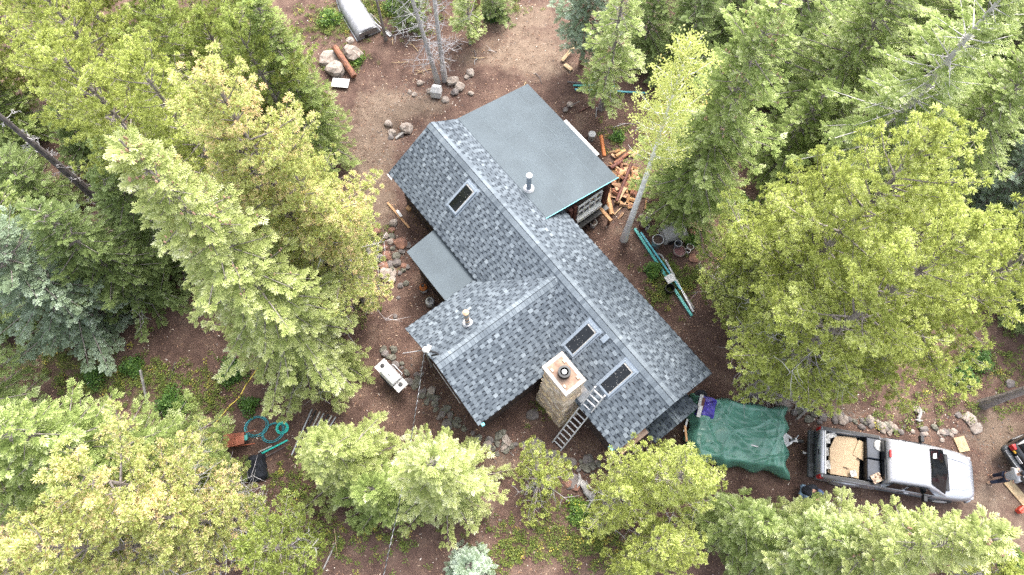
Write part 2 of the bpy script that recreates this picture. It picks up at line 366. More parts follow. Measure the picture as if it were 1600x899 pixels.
def grow(kind, name, loc, h, R, zb, seed, needles, label, bark='bark', dens=1.0, bare=0, r0=None, tint0=.5, lean=(0, 0), cat='tree', group=None, cones=0, tuft=1.0, prof=.62):
    """one tree: an Empty with a trunk (limbs included) and a crown of separate needles or leaves"""
    rng = np.random.default_rng(seed)
    root = empty(name, loc, 0, label, cat, group)
    r0 = r0 or .012 * h + .03
    mb, tp = trunk_mb(h, r0, rng, lean=lean)
    pos = []; dirs = []; size = []; tint = []; conep = []
    z = zb * h
    lump = rng.uniform(0, 6, 4)
    while z < h * .99:
        t = (z / h - zb) / (1 - zb)
        if kind == 'pine':
            step = .45; nb = 5; pr = min(1, .55 + t * 1.6) * (1 - t ** 1.7) ** .62 + .06; el0 = -.05 + .85 * t
        elif kind == 'fir':
            step = .27; nb = 7; pr = (1 - t) ** prof * min(1, .75 + t * 1.6) * (1 + .15 * math.sin(z * 3.1 + lump[2])) + .05; el0 = -.28 + .75 * t
        else:
            step = .30; nb = 4; pr = min(1, .45 + t * 2) * (1 - t) ** .55 + .08; el0 = .35 + .6 * t
        az0 = rng.uniform(0, 6.28)
        for b in range(nb):
            az = az0 + b * 6.283 / nb + rng.normal() * .25
            if rng.random() > dens * .97 and t < .9: continue
            L = R * pr * (rng.uniform(.52, 1.22) if kind == 'pine' else rng.uniform(.55, 1.25)) * (1 + .18 * math.sin(az * 2 + lump[0]) + .16 * math.sin(az * 3 + z * 1.1 + lump[1]))
            L = max(L, .12); el = el0 + rng.normal() * .16
            o = at_trunk(tp, h, z)
            d = np.array([math.cos(az) * math.cos(el), math.sin(az) * math.cos(el), math.sin(el)])
            curve = (.22 if kind != 'fir' else -.05) * L
            def bp(s): return o + d * L * s + np.array([0, 0, curve * s * s]) + np.array([0, 0, .12 * L * max(0, s - .6)])
            if L > .3: mb.tube([bp(0), bp(.5), bp(1)], [.012 + .011 * L, .008 + .006 * L, .004], 4, cap=False)
            side = np.array([-math.sin(az), math.cos(az), 0])
            if kind == 'pine':
                bt = tint0 + rng.normal() * .07
                def put(p, dd, s=1.0):
                    pos.append(p + rng.normal(size=3) * .04); q = dd + np.array([0, 0, .75]) + rng.normal(size=3) * .3
                    dirs.append(q); size.append(rng.uniform(.10, .155) * s * tuft); tint.append(bt + rng.normal() * .10 + (.14 if rng.random() < .1 else 0))
                n = max(2, int(L / .20))
                for i in range(n): put(bp(.3 + .7 * (i + 1) / n) if L > .8 else bp((i + 1) / n), d)
                ns = max(1, int(L / .20))
                for i in range(ns):
                    s = .28 + .66 * (i + rng.random()) / ns; sg = 1 if i % 2 else -1
                    l2 = L * .36 * (1.15 - s) * rng.uniform(.7, 1.3) + .12; d2 = side * sg * .85 + d * .6 + np.array([0, 0, rng.uniform(-.05, .35)])
                    d2 /= np.linalg.norm(d2); p0 = bp(s)
                    if l2 > .25: mb.tube([p0, p0 + d2 * l2], [.009, .003], 3, cap=False)
                    for j in range(max(1, int(l2 / .19))): put(p0 + d2 * l2 * (j + 1) / max(1, int(l2 / .19)), d2, .95)
            elif kind == 'fir':
                bt = tint0 + rng.normal() * .06
                n = max(2, int(L / .17))
                for i in range(n):
                    s = .18 + .82 * (i + .5) / n; p = bp(s)
                    for sg in (-1, 1):
                        q = d * .75 + side * sg * rng.uniform(.5, 1.0) + np.array([0, 0, rng.uniform(-.25, .3)])
                        pos.append(p + q * rng.uniform(0, .10) + rng.normal(size=3) * .02); dirs.append(q); size.append((.20 + .15 * (1 - s) + .03 * L) * rng.uniform(.6, 1.4) * tuft); tint.append(bt + rng.normal() * .13)
                for i in range(2):
                    pos.append(bp(1 - .06 * i)); dirs.append(d + rng.normal(size=3) * .3); size.append(rng.uniform(.2, .3) * tuft); tint.append(bt + .1)
                if cones and t > .5 and rng.random() < cones: conep += [bp(rng.uniform(.5, .95)) + np.array([rng.normal() * .05, rng.normal() * .05, .03]) for _ in range(3)]
            else:
                n = max(3, int(L / .05))
                for i in range(n):
                    s = .2 + .8 * (i + .5) / n
                    for _ in range(2):
                        pos.append(bp(s) + rng.normal(size=3) * np.array([.16, .16, .13])); dirs.append(rng.normal(size=3) + np.array([0, 0, .8])); size.append(rng.uniform(.055, .085) * tuft); tint.append(.42 + rng.normal() * .17 + (.5 if rng.random() < .02 else 0))
                for i in range(2):
                    s = rng.uniform(.3, .8); d2 = d + side * rng.choice([-1, 1]) * .8; mb.tube([bp(s), bp(s) + d2 * L * .3], [.008, .003], 3, cap=False)
        z += step * rng.uniform(.75, 1.25) * (1 if h > 4 else .7)
    if kind != 'leaf':                                            # leading shoot
        for i in range(5):
            pos.append(np.array([tp[-1][0], tp[-1][1], h - .1 * i])); dirs.append(np.array([rng.normal() * .3, rng.normal() * .3, 1.])); size.append(.2 * tuft); tint.append(tint0 + .1)
    tm = {'pine': PUFF, 'fir': SPRAY, 'leaf': LEAF}[kind]
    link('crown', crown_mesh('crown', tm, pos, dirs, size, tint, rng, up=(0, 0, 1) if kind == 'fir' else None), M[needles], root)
    if conep:
        c = MB()
        for p in conep: c.lathe([(.008, -.05), (.026, -.01), (.02, .04), (.004, .07)], p, 5)
        c.build('cones', M['cone'], root)['kind'] = 'stuff'
    if bare:
        tw = mb
        for i in range(bare):
            zz = h * rng.uniform(.10, max(.2, zb + .35 if kind == 'pine' else zb + .1)); az = rng.uniform(0, 6.28); L = R * rng.uniform(.35, .95)
            d = np.array([math.cos(az), math.sin(az), rng.uniform(-.25, .25)]); o = at_trunk(tp, h, zz); side = np.array([-math.sin(az), math.cos(az), 0])
            tw.tube([o, o + d * L * .5, o + d * L + np.array([0, 0, .1])], [.017, .011, .004], 4, 1, cap=False)
            for j in range(6):
                s = rng.uniform(.3, 1); q = o + d * L * s; e = q + (d * .6 + side * rng.choice([-1, 1]) * .8 + rng.normal(size=3) * .35) * L * .3
                tw.tube([q, (q + e) / 2 + rng.normal(size=3) * .03, e], [.008, .006, .003], 3, 1, cap=False)
    mb.build('trunk', [M[bark], M['twig']], root)
    return root

# ------------------------------------------------------------------ the ground
DUST = [(815, 25, 2.0, 1.0, .9), (800, 80, 1.8, 1.2, .6), (850, 95, 1.6, 1.6, .7), (720, 90, 2.0, 1.0, .35), (590, 180, 1.4, 2.0, .8), (572, 260, 1.2, 1.6, 1.0), (600, 330, .7, 1.2, .8), (650, 165, 1.6, .7, 1.),
        (930, 690, 1.0, .4, .2), (860, 720, 1.5, .5, .4), (760, 780, .6, 1.3, .55), (780, 720, .7, .5, .4), (1560, 680, 1.2, 1.2, 1.0), (1540, 780, 1.5, .8, .8), (1400, 650, 2.0, .5, .5), (1290, 640, 1.2, .4, .7), (660, 700, .8, .7, .35), (600, 590, .5, .5, .25),
        (985, 330, .6, .7, .4), (905, 190, .8, .8, .4), (970, 360, .6, .4, .4), (1600, 850, 1.0, .8, .7), (1280, 500, 1., 1., .3), (300, 545, 1.5, .6, .25)]
DUSTW = [(*P(a, b)[:2], sx, sy, w) for a, b, sx, sy, w in DUST]
MOSS = [(520, 30, 1.5, 1.2, .8), (590, 20, 1.5, .8, .8), (545, 80, 1.2, .6, .6), (250, 620, 2.5, 1., .6), (100, 560, 2.5, .9, .7), (580, 400, .6, 1.2, .7), (1480, 620, 2.2, .8, .35), (870, 850, 1.8, 1.2, .6), (1040, 430, .7, .8, .5), (600, 830, 2, 1, .3), (1100, 150, 3, 2, .7), (1300, 250, 2, 2, .7)]
MOSSW = [(*P(a, b)[:2], sx, sy, w) for a, b, sx, sy, w in MOSS]
def blob(x, y, L): return sum(w * math.exp(-((x - cx) / sx) ** 2 - ((y - cy) / sy) ** 2) for cx, cy, sx, sy, w in L)
PIT = P(622, 205); MOUND = P(655, 165)
def gz(x, y):
    z = .07 * noise.noise((x * .35, y * .35, 0)) + .025 * noise.noise((x * 1.7, y * 1.7, 3)) + .012 * noise.noise((x * 5, y * 5, 8))
    z -= .28 * math.exp(-((x - PIT.x) / .7) ** 2 - ((y - PIT.y) / .5) ** 2); z += .18 * math.exp(-((x - MOUND.x) / 1.3) ** 2 - ((y - MOUND.y) / .5) ** 2)
    return z
def G(px, py, dz=0.0):
    p = P(px, py); return Vector((p.x, p.y, gz(p.x, p.y) + dz))

def ground():
    def axis(lo, hi, st):
        a = list(np.arange(lo, hi, st)); d = st; x = a[-1]
        while x < 400: d *= 1.45; x += d; a.append(x)
        d = st; x = a[0]
        while x > -400: d *= 1.45; x -= d; a.insert(0, x)
        return a
    xs = axis(-27, 27, .13); ys = axis(-3, 29, .13); nx, ny = len(xs), len(ys)
    V = [(x, y, gz(x, y)) for y in ys for x in xs]
    F = [(j * nx + i, j * nx + i + 1, (j + 1) * nx + i + 1, (j + 1) * nx + i) for j in range(ny - 1) for i in range(nx - 1)]
    me = bpy.data.meshes.new('ground'); me.from_pydata(V, [], F); me.polygons.foreach_set('use_smooth', [True] * len(F))
    for nm, L in (('dust', DUSTW), ('moss', MOSSW)):
        at = me.attributes.new(nm, 'FLOAT', 'POINT'); at.data.foreach_set('value', [blob(v[0], v[1], L) for v in V])
    m = bpy.data.materials.new('forest_floor'); m.use_nodes = True; n = m.node_tree; b = n.nodes['Principled BSDF']
    b.inputs['Roughness'].default_value = .95; b.inputs['Specular IOR Level'].default_value = .15
    tc = n.nodes.new('ShaderNodeTexCoord')
    def nz(sc, det=8, rough=.6):
        t = n.nodes.new('ShaderNodeTexNoise'); t.inputs['Scale'].default_value = sc; t.inputs['Detail'].default_value = det; t.inputs['Roughness'].default_value = rough
        n.links.new(tc.outputs['Object'], t.inputs['Vector']); return t.outputs['Fac']
    def ramp(src, stops):
        r = n.nodes.new('ShaderNodeValToRGB'); cr = r.color_ramp
        while len(cr.elements) < len(stops): cr.elements.new(.5)
        for e, (p, c) in zip(cr.elements, stops): e.position = p; e.color = (*c, 1)
        n.links.new(src, r.inputs['Fac']); return r.outputs['Color']
    def mix(f, a, c, blend='MIX'):
        x = n.nodes.new('ShaderNodeMix'); x.data_type = 'RGBA'; x.blend_type = blend
        if isinstance(f, float): x.inputs[0].default_value = f
        else: n.links.new(f, x.inputs[0])
        n.links.new(a, x.inputs[6]); n.links.new(c, x.inputs[7]); return x.outputs[2]
    def math_(op, a, c):
        x = n.nodes.new('ShaderNodeMath'); x.operation = op
        for i, q in ((0, a), (1, c)):
            if isinstance(q, (int, float)): x.inputs[i].default_value = q
            else: n.links.new(q, x.inputs[i])
        return x.outputs[0]
    def attr(nm):
        a = n.nodes.new('ShaderNodeAttribute'); a.attribute_name = nm; return a.outputs['Fac']
    duff = ramp(nz(1.1), [(.28, (.044, .027, .022)), (.5, (.089, .056, .045)), (.72, (.142, .096, .073))])
    speck = ramp(nz(26, 6, .75), [(.30, (.35, .33, .33)), (.5, (.95, .95, .95)), (.62, (1.25, 1.2, 1.15)), (.72, (2.3, 2.1, 1.9))])
    duff = mix(1.0, duff, speck, 'MULTIPLY')
    dirt = ramp(nz(2.3), [(.3, (.115, .083, .062)), (.7, (.20, .152, .115))])
    dirt = mix(.8, dirt, ramp(nz(34, 5, .7), [(.3, (.55, .53, .5)), (.55, (1, 1, 1)), (.72, (1.6, 1.5, 1.4))]), 'MULTIPLY')
    f = ramp(math_('ADD', attr('dust'), math_('MULTIPLY', math_('SUBTRACT', nz(1.9, 8, .65), .5), 1.5)), [(.28, (0, 0, 0)), (.78, (.85, .85, .85))])
    c = mix(f, duff, dirt)
    mossc = ramp(nz(6, 8, .7), [(.3, (.04, .045, .018)), (.6, (.12, .13, .04)), (.75, (.22, .19, .06))])
    fm = ramp(math_('ADD', attr('moss'), math_('MULTIPLY', math_('SUBTRACT', nz(3.1, 8, .7), .5), 1.8)), [(.45, (0, 0, 0)), (.8, (.7, .7, .7))])
    c = mix(fm, c, mossc)
    n.links.new(c, b.inputs['Base Color'])
    bp = n.nodes.new('ShaderNodeBump'); bp.inputs['Strength'].default_value = .8; bp.inputs['Distance'].default_value = .05
    n.links.new(math_('ADD', nz(9, 8, .7), math_('MULTIPLY', nz(40, 4), .35)), bp.inputs['Height']); n.links.new(bp.outputs['Normal'], b.inputs['Normal'])
    tag(link('ground', me, m), kind='structure')
ground()

HX, HY, YAW = 2.2295, 9.0653, -0.9118
HC, HS = math.cos(YAW), math.sin(YAW)
def uv_of(x, y): return ((x - HX) * HC + (y - HY) * HS, -(x - HX) * HS + (y - HY) * HC)
def in_house(x, y, e=0.0):
    u, v = uv_of(x, y)
    return (-8.7 - e < u < 5 + e and -2 - e < v < 2 + e) or (-2.9 - e < u < 1.4 + e and -5.3 - e < v < 0) or (-8.7 - e < u < -3.2 + e and 0 < v < 4.7 + e)

def litter():
    rng = np.random.default_rng(11); rd = random.Random(3)
    V = []; F = []; T = []
    def flake(x, y, s, t, up=.01):
        z = gz(x, y) + up; a = rd.uniform(0, 6.28); c, q = math.cos(a) * s, math.sin(a) * s; k = len(V); r = rd.uniform(.3, .8) if s < .03 else rd.uniform(.08, .4)
        V.extend([(x - c, y - q, z), (x + q * r, y - c * r, z + s * rd.uniform(0, .7)), (x + c, y + q, z + s * .3), (x - q * r, y + c * r, z + s * rd.uniform(0, .5))])
        F.extend([(k, k + 1, k + 2), (k, k + 2, k + 3)]); T.extend([t] * 4)
    n = 0
    while n < 62000:
        x = rd.uniform(-24, 24); y = rd.uniform(-1, 27)
        if abs(x) > 17 + .33 * y: continue
        if in_house(x, y): continue
        clump = noise.noise((x * .9, y * .9, 5)) + noise.noise((x * 3, y * 3, 9)) * .5
        if rd.random() > .55 + clump: continue
        n += 1; t = rd.choice([.08, .15, .25, .35, .45, .55, .62, .7, .8]) + rd.uniform(-.06, .06)
        if rd.random() < .05: t = .97
        flake(x, y, rd.choice([.012, .016, .02, .026, .04, .06]), t)
    tag(link('leaf_litter', np_mesh('leaf_litter', np.array(V), np.array(F), np.array(T)),
             tint_mat('litter', [(0, (.05, .03, .025)), (.35, (.14, .08, .055)), (.6, (.27, .16, .10)), (.85, (.38, .30, .23)), (1, (.60, .54, .48))], .9)), 'scattered leaf and bark litter over the forest floor', 'litter', None, 'stuff')
    # low weeds in patches
    pos = []; dirs = []; size = []; tint = []
    PATCH = [(60, 560, 2.6, .8, 300), (150, 600, 1.6, .5, 220), (250, 590, 1.8, .5, 300), (330, 620, 1.0, .5, 170), (420, 830, 1.6, .8, 200), (560, 840, 1.6, .6, 220), (480, 760, .7, .8, 70), (440, 740, .5, .5, 40), (600, 740, .8, .6, 50), (520, 40, 1.3, .8, 300), (590, 15, 1.6, .4, 260), (545, 95, .8, .4, 120), (575, 390, .5, .9, 220), (575, 460, .4, .8, 160),
             (870, 840, 1.6, .6, 330), (930, 850, .9, .6, 150), (800, 870, .6, .4, 100), (1040, 430, .5, .5, 150), (1075, 440, .6, .5, 220), (1030, 460, .4, .4, 70), (1400, 640, 1.2, .5, 80), (1480, 600, 1.6, .6, 120), (1540, 640, .8, .4, 40), (1560, 570, 1.2, .5, 120), (1110, 100, 2.0, 1.5, 320), (1060, 60, 1.5, 1, 200), (970, 215, .7, .5, 70), (1300, 240, 1.5, 1.3, 260), (1150, 320, 1., .6, 120), (700, 560, .4, .4, 10), (460, 780, .6, .5, 60), (640, 30, 1.0, .6, 120), (800, 15, 1., .5, 60), (1570, 470, 1.2, 1.4, 200), (1020, 800, .7, .5, 60), (850, 640, .5, .3, 30), (1000, 720, .4, .2, 30)]
    for px, py, sx, sy, k in PATCH:
        c = P(px, py)
        for _ in range(int(k * .6)):
            x = c.x + rng.normal() * sx * .8; y = c.y + rng.normal() * sy * .8
            if in_house(x, y, .1): continue
            yel = rng.random() < .09
            for _ in range(rng.integers(2, 6)):
                pos.append((x + rng.normal() * .06, y + rng.normal() * .06, gz(x, y) + rng.uniform(.02, .12))); dirs.append((rng.normal() * .5, rng.normal() * .5, 1)); size.append(rng.uniform(.04, .09)); tint.append((.8 if yel else .4) + rng.normal() * .13)
    tag(link('ground_cover', crown_mesh('ground_cover', LEAF, pos, dirs, size, tint, rng), M['weed']), 'low green and yellowing weeds growing in patches', 'ground cover', None, 'stuff')
    # pebbles and broken rock crumbs
    mb = MB()
    for px, py, sx, sy, k in [(650, 150, 1.5, .5, 200), (620, 205, .9, .4, 140), (690, 135, 1.2, .4, 90), (615, 400, .7, 1.0, 190), (660, 560, .5, 1.0, 70), (700, 640, 1.0, .6, 110), (800, 700, 1.4, .4, 160), (900, 735, 1.2, .4, 110), (1300, 650, 2.4, .25, 220), (1450, 665, 1.6, .4, 120), (800, 60, 3, 2, 120), (1550, 700, 1.2, 1.2, 120), (990, 340, .8, .6, 120), (760, 790, .5, .8, 60), (600, 250, .8, 1.2, 80), (550, 110, .8, .4, 40)]:
        c = P(px, py)
        for _ in range(k):
            x = c.x + rng.normal() * sx * .7; y = c.y + rng.normal() * sy * .7
            if in_house(x, y, .1): continue
            s = rd.uniform(.012, .05); z = gz(x, y); a = rd.uniform(0, 6); q = [(x + s * math.cos(a + i * 1.57) * rd.uniform(.7, 1.2), y + s * math.sin(a + i * 1.57) * rd.uniform(.7, 1.2), z) for i in range(4)] + [(x + rd.uniform(-.3, .3) * s, y, z + s * rd.uniform(.5, 1))]
            mb.add(q, [(0, 1, 4), (1, 2, 4), (2, 3, 4), (3, 0, 4)], rd.randrange(3))
    tag(mb.build('rock_crumbs', [M['stone'], M['palestone'], M['rust_stone']]), 'small broken rock crumbs strewn over bare dirt', 'gravel', None, 'stuff')
litter()

# ------------------------------------------------------------------ the cabin (frame: u along the main ridge, v across, z up)
cabin = empty('cabin', (HX, HY, 0), YAW, 'log cabin with grey shingled gable roofs and a low pitched rear addition', 'cabin')
def HV(u, v, z):                                                    # cabin frame -> world
    return Vector((HX + u * HC - v * HS, HY + u * HS + v * HC, z))
EZ, HR, HWD = 2.4, 1.463, 2.284
U0, U1, WA, WW, WL, WEZ, WRZ = -8.898, 5.193, -0.752, 2.273, 5.498, 2.28, 3.747

def shingle_slope(parent, O, A, S, LA, LS, seed, skip=None):
    """a roof slope: slab plus courses of laminated shingle tabs; O eave corner, A unit along eave, S unit up the slope"""
    rd = random.Random(seed); O, A, S = Vector(O), Vector(A), Vector(S); N = A.cross(S); N = N if N.z > 0 else -N
    V = []; F = []; T = []
    def quad(a0, s0, a1, s1, h0, h1, t, t2=None):
        k = len(V)
        for a, s, h in ((a0, s0, h0), (a1, s0, h0), (a1, s1, h1), (a0, s1, h1)): V.append(O + A * a + S * s + N * h)
        F.extend([(k, k + 1, k + 2), (k, k + 2, k + 3)]); T.extend([t, t, t if t2 is None else t2, t if t2 is None else t2])
    ex = .147; n = int(math.ceil(LS / ex))
    for k in range(n):
        s0 = k * ex; s1 = min(LS, s0 + ex + .012); a = -rd.uniform(0, .3); tooth = rd.random() < .5
        while a < LA:
            w = rd.uniform(.12, .19) if tooth else rd.uniform(.11, .17)
            a0, a1 = max(0, a), min(LA, a + w); a += w
            if a1 - a0 > .004:
                if tooth:
                    t = .53 + rd.gauss(0, .085) + (rd.choice([.13, .2, -.16]) if rd.random() < .25 else 0) + .03 * noise.noise((s0 * .9, a * .7, seed))
                    quad(a0, s0, a1, s1, .016, .005, t, t - .03)
                    k0 = len(V)
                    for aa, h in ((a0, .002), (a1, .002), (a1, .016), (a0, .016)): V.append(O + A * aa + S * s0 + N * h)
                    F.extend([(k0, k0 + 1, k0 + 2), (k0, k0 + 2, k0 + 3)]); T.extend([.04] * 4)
                else:
                    t = .40 + rd.gauss(0, .08)
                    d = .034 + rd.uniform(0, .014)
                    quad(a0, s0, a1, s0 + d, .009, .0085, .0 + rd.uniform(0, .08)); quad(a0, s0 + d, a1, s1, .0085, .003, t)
            tooth = not tooth
    mb = MB()
    q = [O, O + A * LA, O + A * LA + S * LS, O + S * LS]
    mb.add([p - N * .004 for p in q] + [p - N * .11 for p in q], [(0, 1, 2, 3), (7, 6, 5, 4), (0, 4, 5, 1), (1, 5, 6, 2), (2, 6, 7, 3), (3, 7, 4, 0)])
    r = mb.build('roof', M['fascia'], parent)
    V = np.array([tuple(v) for v in V]); F = np.array(F)
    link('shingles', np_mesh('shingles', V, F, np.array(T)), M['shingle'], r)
    return r
def ridge_cap(parent, a, b, d1, d2, seed, w=.20):
    rd = random.Random(seed); a, b = Vector(a), Vector(b); L = (b - a).length; x = (b - a) / L; V = []; F = []; T = []
    d1, d2 = Vector(d1), Vector(d2); s = 0; t0 = .7
    while s < L:
        e = min(L, s + .16); t = .70 + rd.gauss(0, .07) + .08 * math.sin(s * 2.3)
        for d in (d1, d2):
            n = x.cross(d); n = n if n.z > 0 else -n; k = len(V)
            for ss, dd, h in ((s, 0, .034), (e, 0, .022), (e, w, .026), (s, w, .038)): V.append(a + x * ss + d * dd + n * h)
            F.extend([(k, k + 1, k + 2), (k, k + 2, k + 3)]); T.extend([t] * 4)
            k = len(V)
            for dd, h in ((0, .034), (w, .038), (w, .018), (0, .012)): V.append(a + x * s + d * dd + n * h)
            F.extend([(k, k + 1, k + 2), (k, k + 2, k + 3)]); T.extend([.36] * 4)
        s += .14
    return link('ridge_cap', np_mesh('ridge_cap', np.array([tuple(v) for v in V]), np.array(F), np.array(T)), M['shingle'], parent)

sl_ = math.hypot(HWD, HR); cs, sn = HWD / sl_, HR / sl_
rl = shingle_slope(cabin, (U0, -HWD, EZ), (1, 0, 0), (0, cs, sn), U1 - U0, sl_, 1)
rr = shingle_slope(cabin, (U1, HWD, EZ), (-1, 0, 0), (0, -cs, sn), U1 - U0, sl_, 2)
ridge_cap(rl, (U0, 0, EZ + HR), (U1, 0, EZ + HR), (0, -cs, -sn), (0, cs, -sn), 3)
wh = WRZ - WEZ; wl_ = math.hypot(WW, wh); wc, ws = WW / wl_, wh / wl_; WLEN = WL - .2
w1 = shingle_slope(cabin, (WA - WW, -.2, WEZ), (0, -1, 0), (wc, 0, ws), WLEN, wl_, 4)
w2 = shingle_slope(cabin, (WA + WW, -WL, WEZ), (0, 1, 0), (-wc, 0, ws), WLEN, wl_, 5)
ridge_cap(w1, (WA, -WL, WRZ), (WA, -.22, WRZ), (-wc, 0, -ws), (wc, 0, -ws), 6)
# front porch gable below the main rake
PR, PEZ, PZ = .215, 1.7, 2.2; pw = 1.07; pl = math.hypot(pw, PZ - PEZ); pc, ps = pw / pl, (PZ - PEZ) / pl
p1 = shingle_slope(cabin, (4.7, PR - pw, PEZ), (1, 0, 0), (0, pc, ps), 5.79 - 4.7, pl, 7)
p2 = shingle_slope(cabin, (5.79, PR + pw, PEZ), (-1, 0, 0), (0, -pc, ps), 5.79 - 4.7, pl, 8)
ridge_cap(p1, (5.15, PR, PZ), (5.79, PR, PZ), (0, -pc, -ps), (0, pc, -ps), 9, .12)

def flat_roof(corners, seed, seams=()):
    mb = MB(); q = [Vector(c) for c in corners]
    mb.add(q + [p - Vector((0, 0, .10)) for p in q], [(0, 1, 2, 3), (7, 6, 5, 4)], 0)
    mb.add(q + [p - Vector((0, 0, .10)) for p in q], [(0, 4, 5, 1), (1, 5, 6, 2), (2, 6, 7, 3), (3, 7, 4, 0)], 1)
    o = mb.build('low_slope_roof', [M['roll'], M['fascia']], cabin)
    if seams:
        s = MB()
        for a, b, w in seams: s.bar(a, b, w, .006)
        s.build('lap_seam', mat('lap_seam', (.080, .10, .113), .9, var=.15, scale=12), o)
    return o
AZ1, AZ2, AV1, AV2 = 3.085, 2.4, 1.262, 4.95
fr = flat_roof([(U0 + .0, AV1, AZ1), (-3.12, AV1, AZ1), (-3.04, AV2, AZ2), (U0 - .03, AV2, AZ2)], 1,
   [((U0, AV1 + d, AZ1 - (AZ1 - AZ2) * d / (AV2 - AV1) + .003), (-3.1, AV1 + d, AZ1 - (AZ1 - AZ2) * d / (AV2 - AV1) + .003), .03) for d in (.95, 1.93, 2.9)] + [((u, AV1 + d0, AZ1 - (AZ1 - AZ2) * d0 / (AV2 - AV1) + .003), (u, AV1 + d1, AZ1 - (AZ1 - AZ2) * d1 / (AV2 - AV1) + .003), .02) for u, d0, d1 in ((-5.1, .02, .94), (-7.0, .96, 1.92), (-4.6, 1.94, 2.89), (-6.3, 2.91, 3.66))])
s = MB(); s.bar((-3.095, AV1 - .03, AZ1 + .003), (-3.02, AV2 + .02, AZ2 + .003), .025, .016); s.build('drip_edge', M['teal'], fr)
s = MB(); s.bar((U0 + 2.4, AV2 + .075, AZ2 - .06), (-4.35, AV2 + .075, AZ2 - .06), .13, .10); s.build('gutter', M['white'], fr)
flat_roof([(-5.73, -2.25, 2.27), (-5.62, -3.66, 2.22), (-3.02, -3.66, 2.22), (-3.02, -2.25, 2.27)], 2)
# walls
def wall(name, a, b, z0, z1, t=.2, m='wall', logs=True):
    mb = MB(); a = Vector((*a, 0)); b = Vector((*b, 0)); n = max(1, int((z1 - z0) / .24)); h = (z1 - z0) / n
    for i in range(n):
        z = z0 + (i + .5) * h; mb.tube([a + Vector((0, 0, z)), b + Vector((0, 0, z))], h * .53, 10)
    return mb.build(name, M[m], cabin)
for a, b in (((-8.5, -1.9), (4.85, -1.9)), ((4.85, -1.9), (4.85, 1.9)), ((4.85, 1.9), (-3.2, 1.9)), ((-8.5, -1.9), (-8.5, 4.6)), ((-8.5, 4.6), (-3.3, 4.6)), ((-3.3, 4.6), (-3.3, 1.9))):
    wall('log_wall', a, b, 0, 2.3)
for a, b in (((-2.7, -2), (-2.7, -5.1)), ((-2.7, -5.1), (1.2, -5.1)), ((1.2, -5.1), (1.2, -2))): wall('log_wall', a, b, 0, 2.2)
wall('log_wall', (-5.4, -2), (-5.4, -3.35), 0, 2.1); wall('log_wall', (-5.4, -3.35), (-3.3, -3.35), 0, 2.1)
def gable(pts, nrm):
    mb = MB(); q = [Vector(p) for p in pts]; d = Vector(nrm) * .12; mb.add(q + [p + d for p in q], [(0, 1, 2), (5, 4, 3), (0, 3, 4, 1), (1, 4, 5, 2), (2, 5, 3, 0)])
    return mb.build('gable_wall', M['redwood'], cabin)
gable([(4.8, -2.0, 2.3), (4.8, 2.0, 2.3), (4.8, 0, 3.62)], (.1, 0, 0)); gable([(-8.5, -2.0, 2.3), (-8.5, 2.0, 2.3), (-8.5, 0, 3.62)], (.1, 0, 0))
gable([(WA - 1.95, -5.1, 2.2), (WA + 1.95, -5.1, 2.2), (WA, -5.1, 3.5)], (0, .1, 0))
# pale sheathing board under the front rake, teal gutter ends, white corner trim
s = MB(); s.bar((5.27, -2.16, 2.18), (5.27, -.92, 2.18), .2, .22); s.build('sheathing_board', mat('weathered_sheathing', (.46, .33, .25), .85, color2=(.20, .09, .055), scale=4.5), cabin)
for u, v, z in ((WA + WW + .03, -WL + .16, WEZ - .08), (U1 - .22, -HWD - .03, EZ - .09)):
    s = MB(); s.box((u, v, z), (.16, .12, .14) if v < -4 else (.2, .12, .14)); s.build('gutter_end', M['teal'], cabin, bevel=.01)
s = MB(); s.bar((U0 + .0, -HWD - .05, EZ - .05), (U0 + .32, -HWD - .05, EZ - .06), .05, .07); s.build('corner_trim', M['white'], cabin)
# window under the addition's eave
wn = MB(); uw = -3.13
for a, b in (((uw, 3.0, .98), (uw, 4.3, .98)), ((uw, 3.0, 1.92), (uw, 4.3, 1.92)), ((uw, 3.03, .95), (uw, 3.03, 1.95)), ((uw, 4.27, .95), (uw, 4.27, 1.95)), ((uw, 3.65, 1.0), (uw, 3.65, 1.9)), ((uw, 3.03, 1.45), (uw, 4.27, 1.45)), ((uw, 3.34, 1.0), (uw, 3.34, 1.9)), ((uw, 3.96, 1.0), (uw, 3.96, 1.9))):
    wn.bar(a, b, .05, .07, up=(1, 0, 0))
wf = wn.build('window', mat('window_white', (.78, .77, .74), .5, var=.08), cabin)
s = MB(); s.box((uw - .03, 3.65, 1.45), (.02, 1.2, .9)); s.build('pane', M['shade_glass'], wf)
s = MB(); s.box((uw + .06, 3.65, .84), (.16, 1.35, .22)); s.build('sill', bpy.data.materials['window_white'], wf)
for v in (2.55, 2.78, 4.55): s = MB(); s.box((-3.1, v, 1.15), (.14, .16, 2.3)); s.build('corner_post', M['redwood'], cabin)
s = MB(); s.box((-2.95, 3.5, .52), (.3, 2.2, .12)); s.build('deck_step', M['black'], cabin)
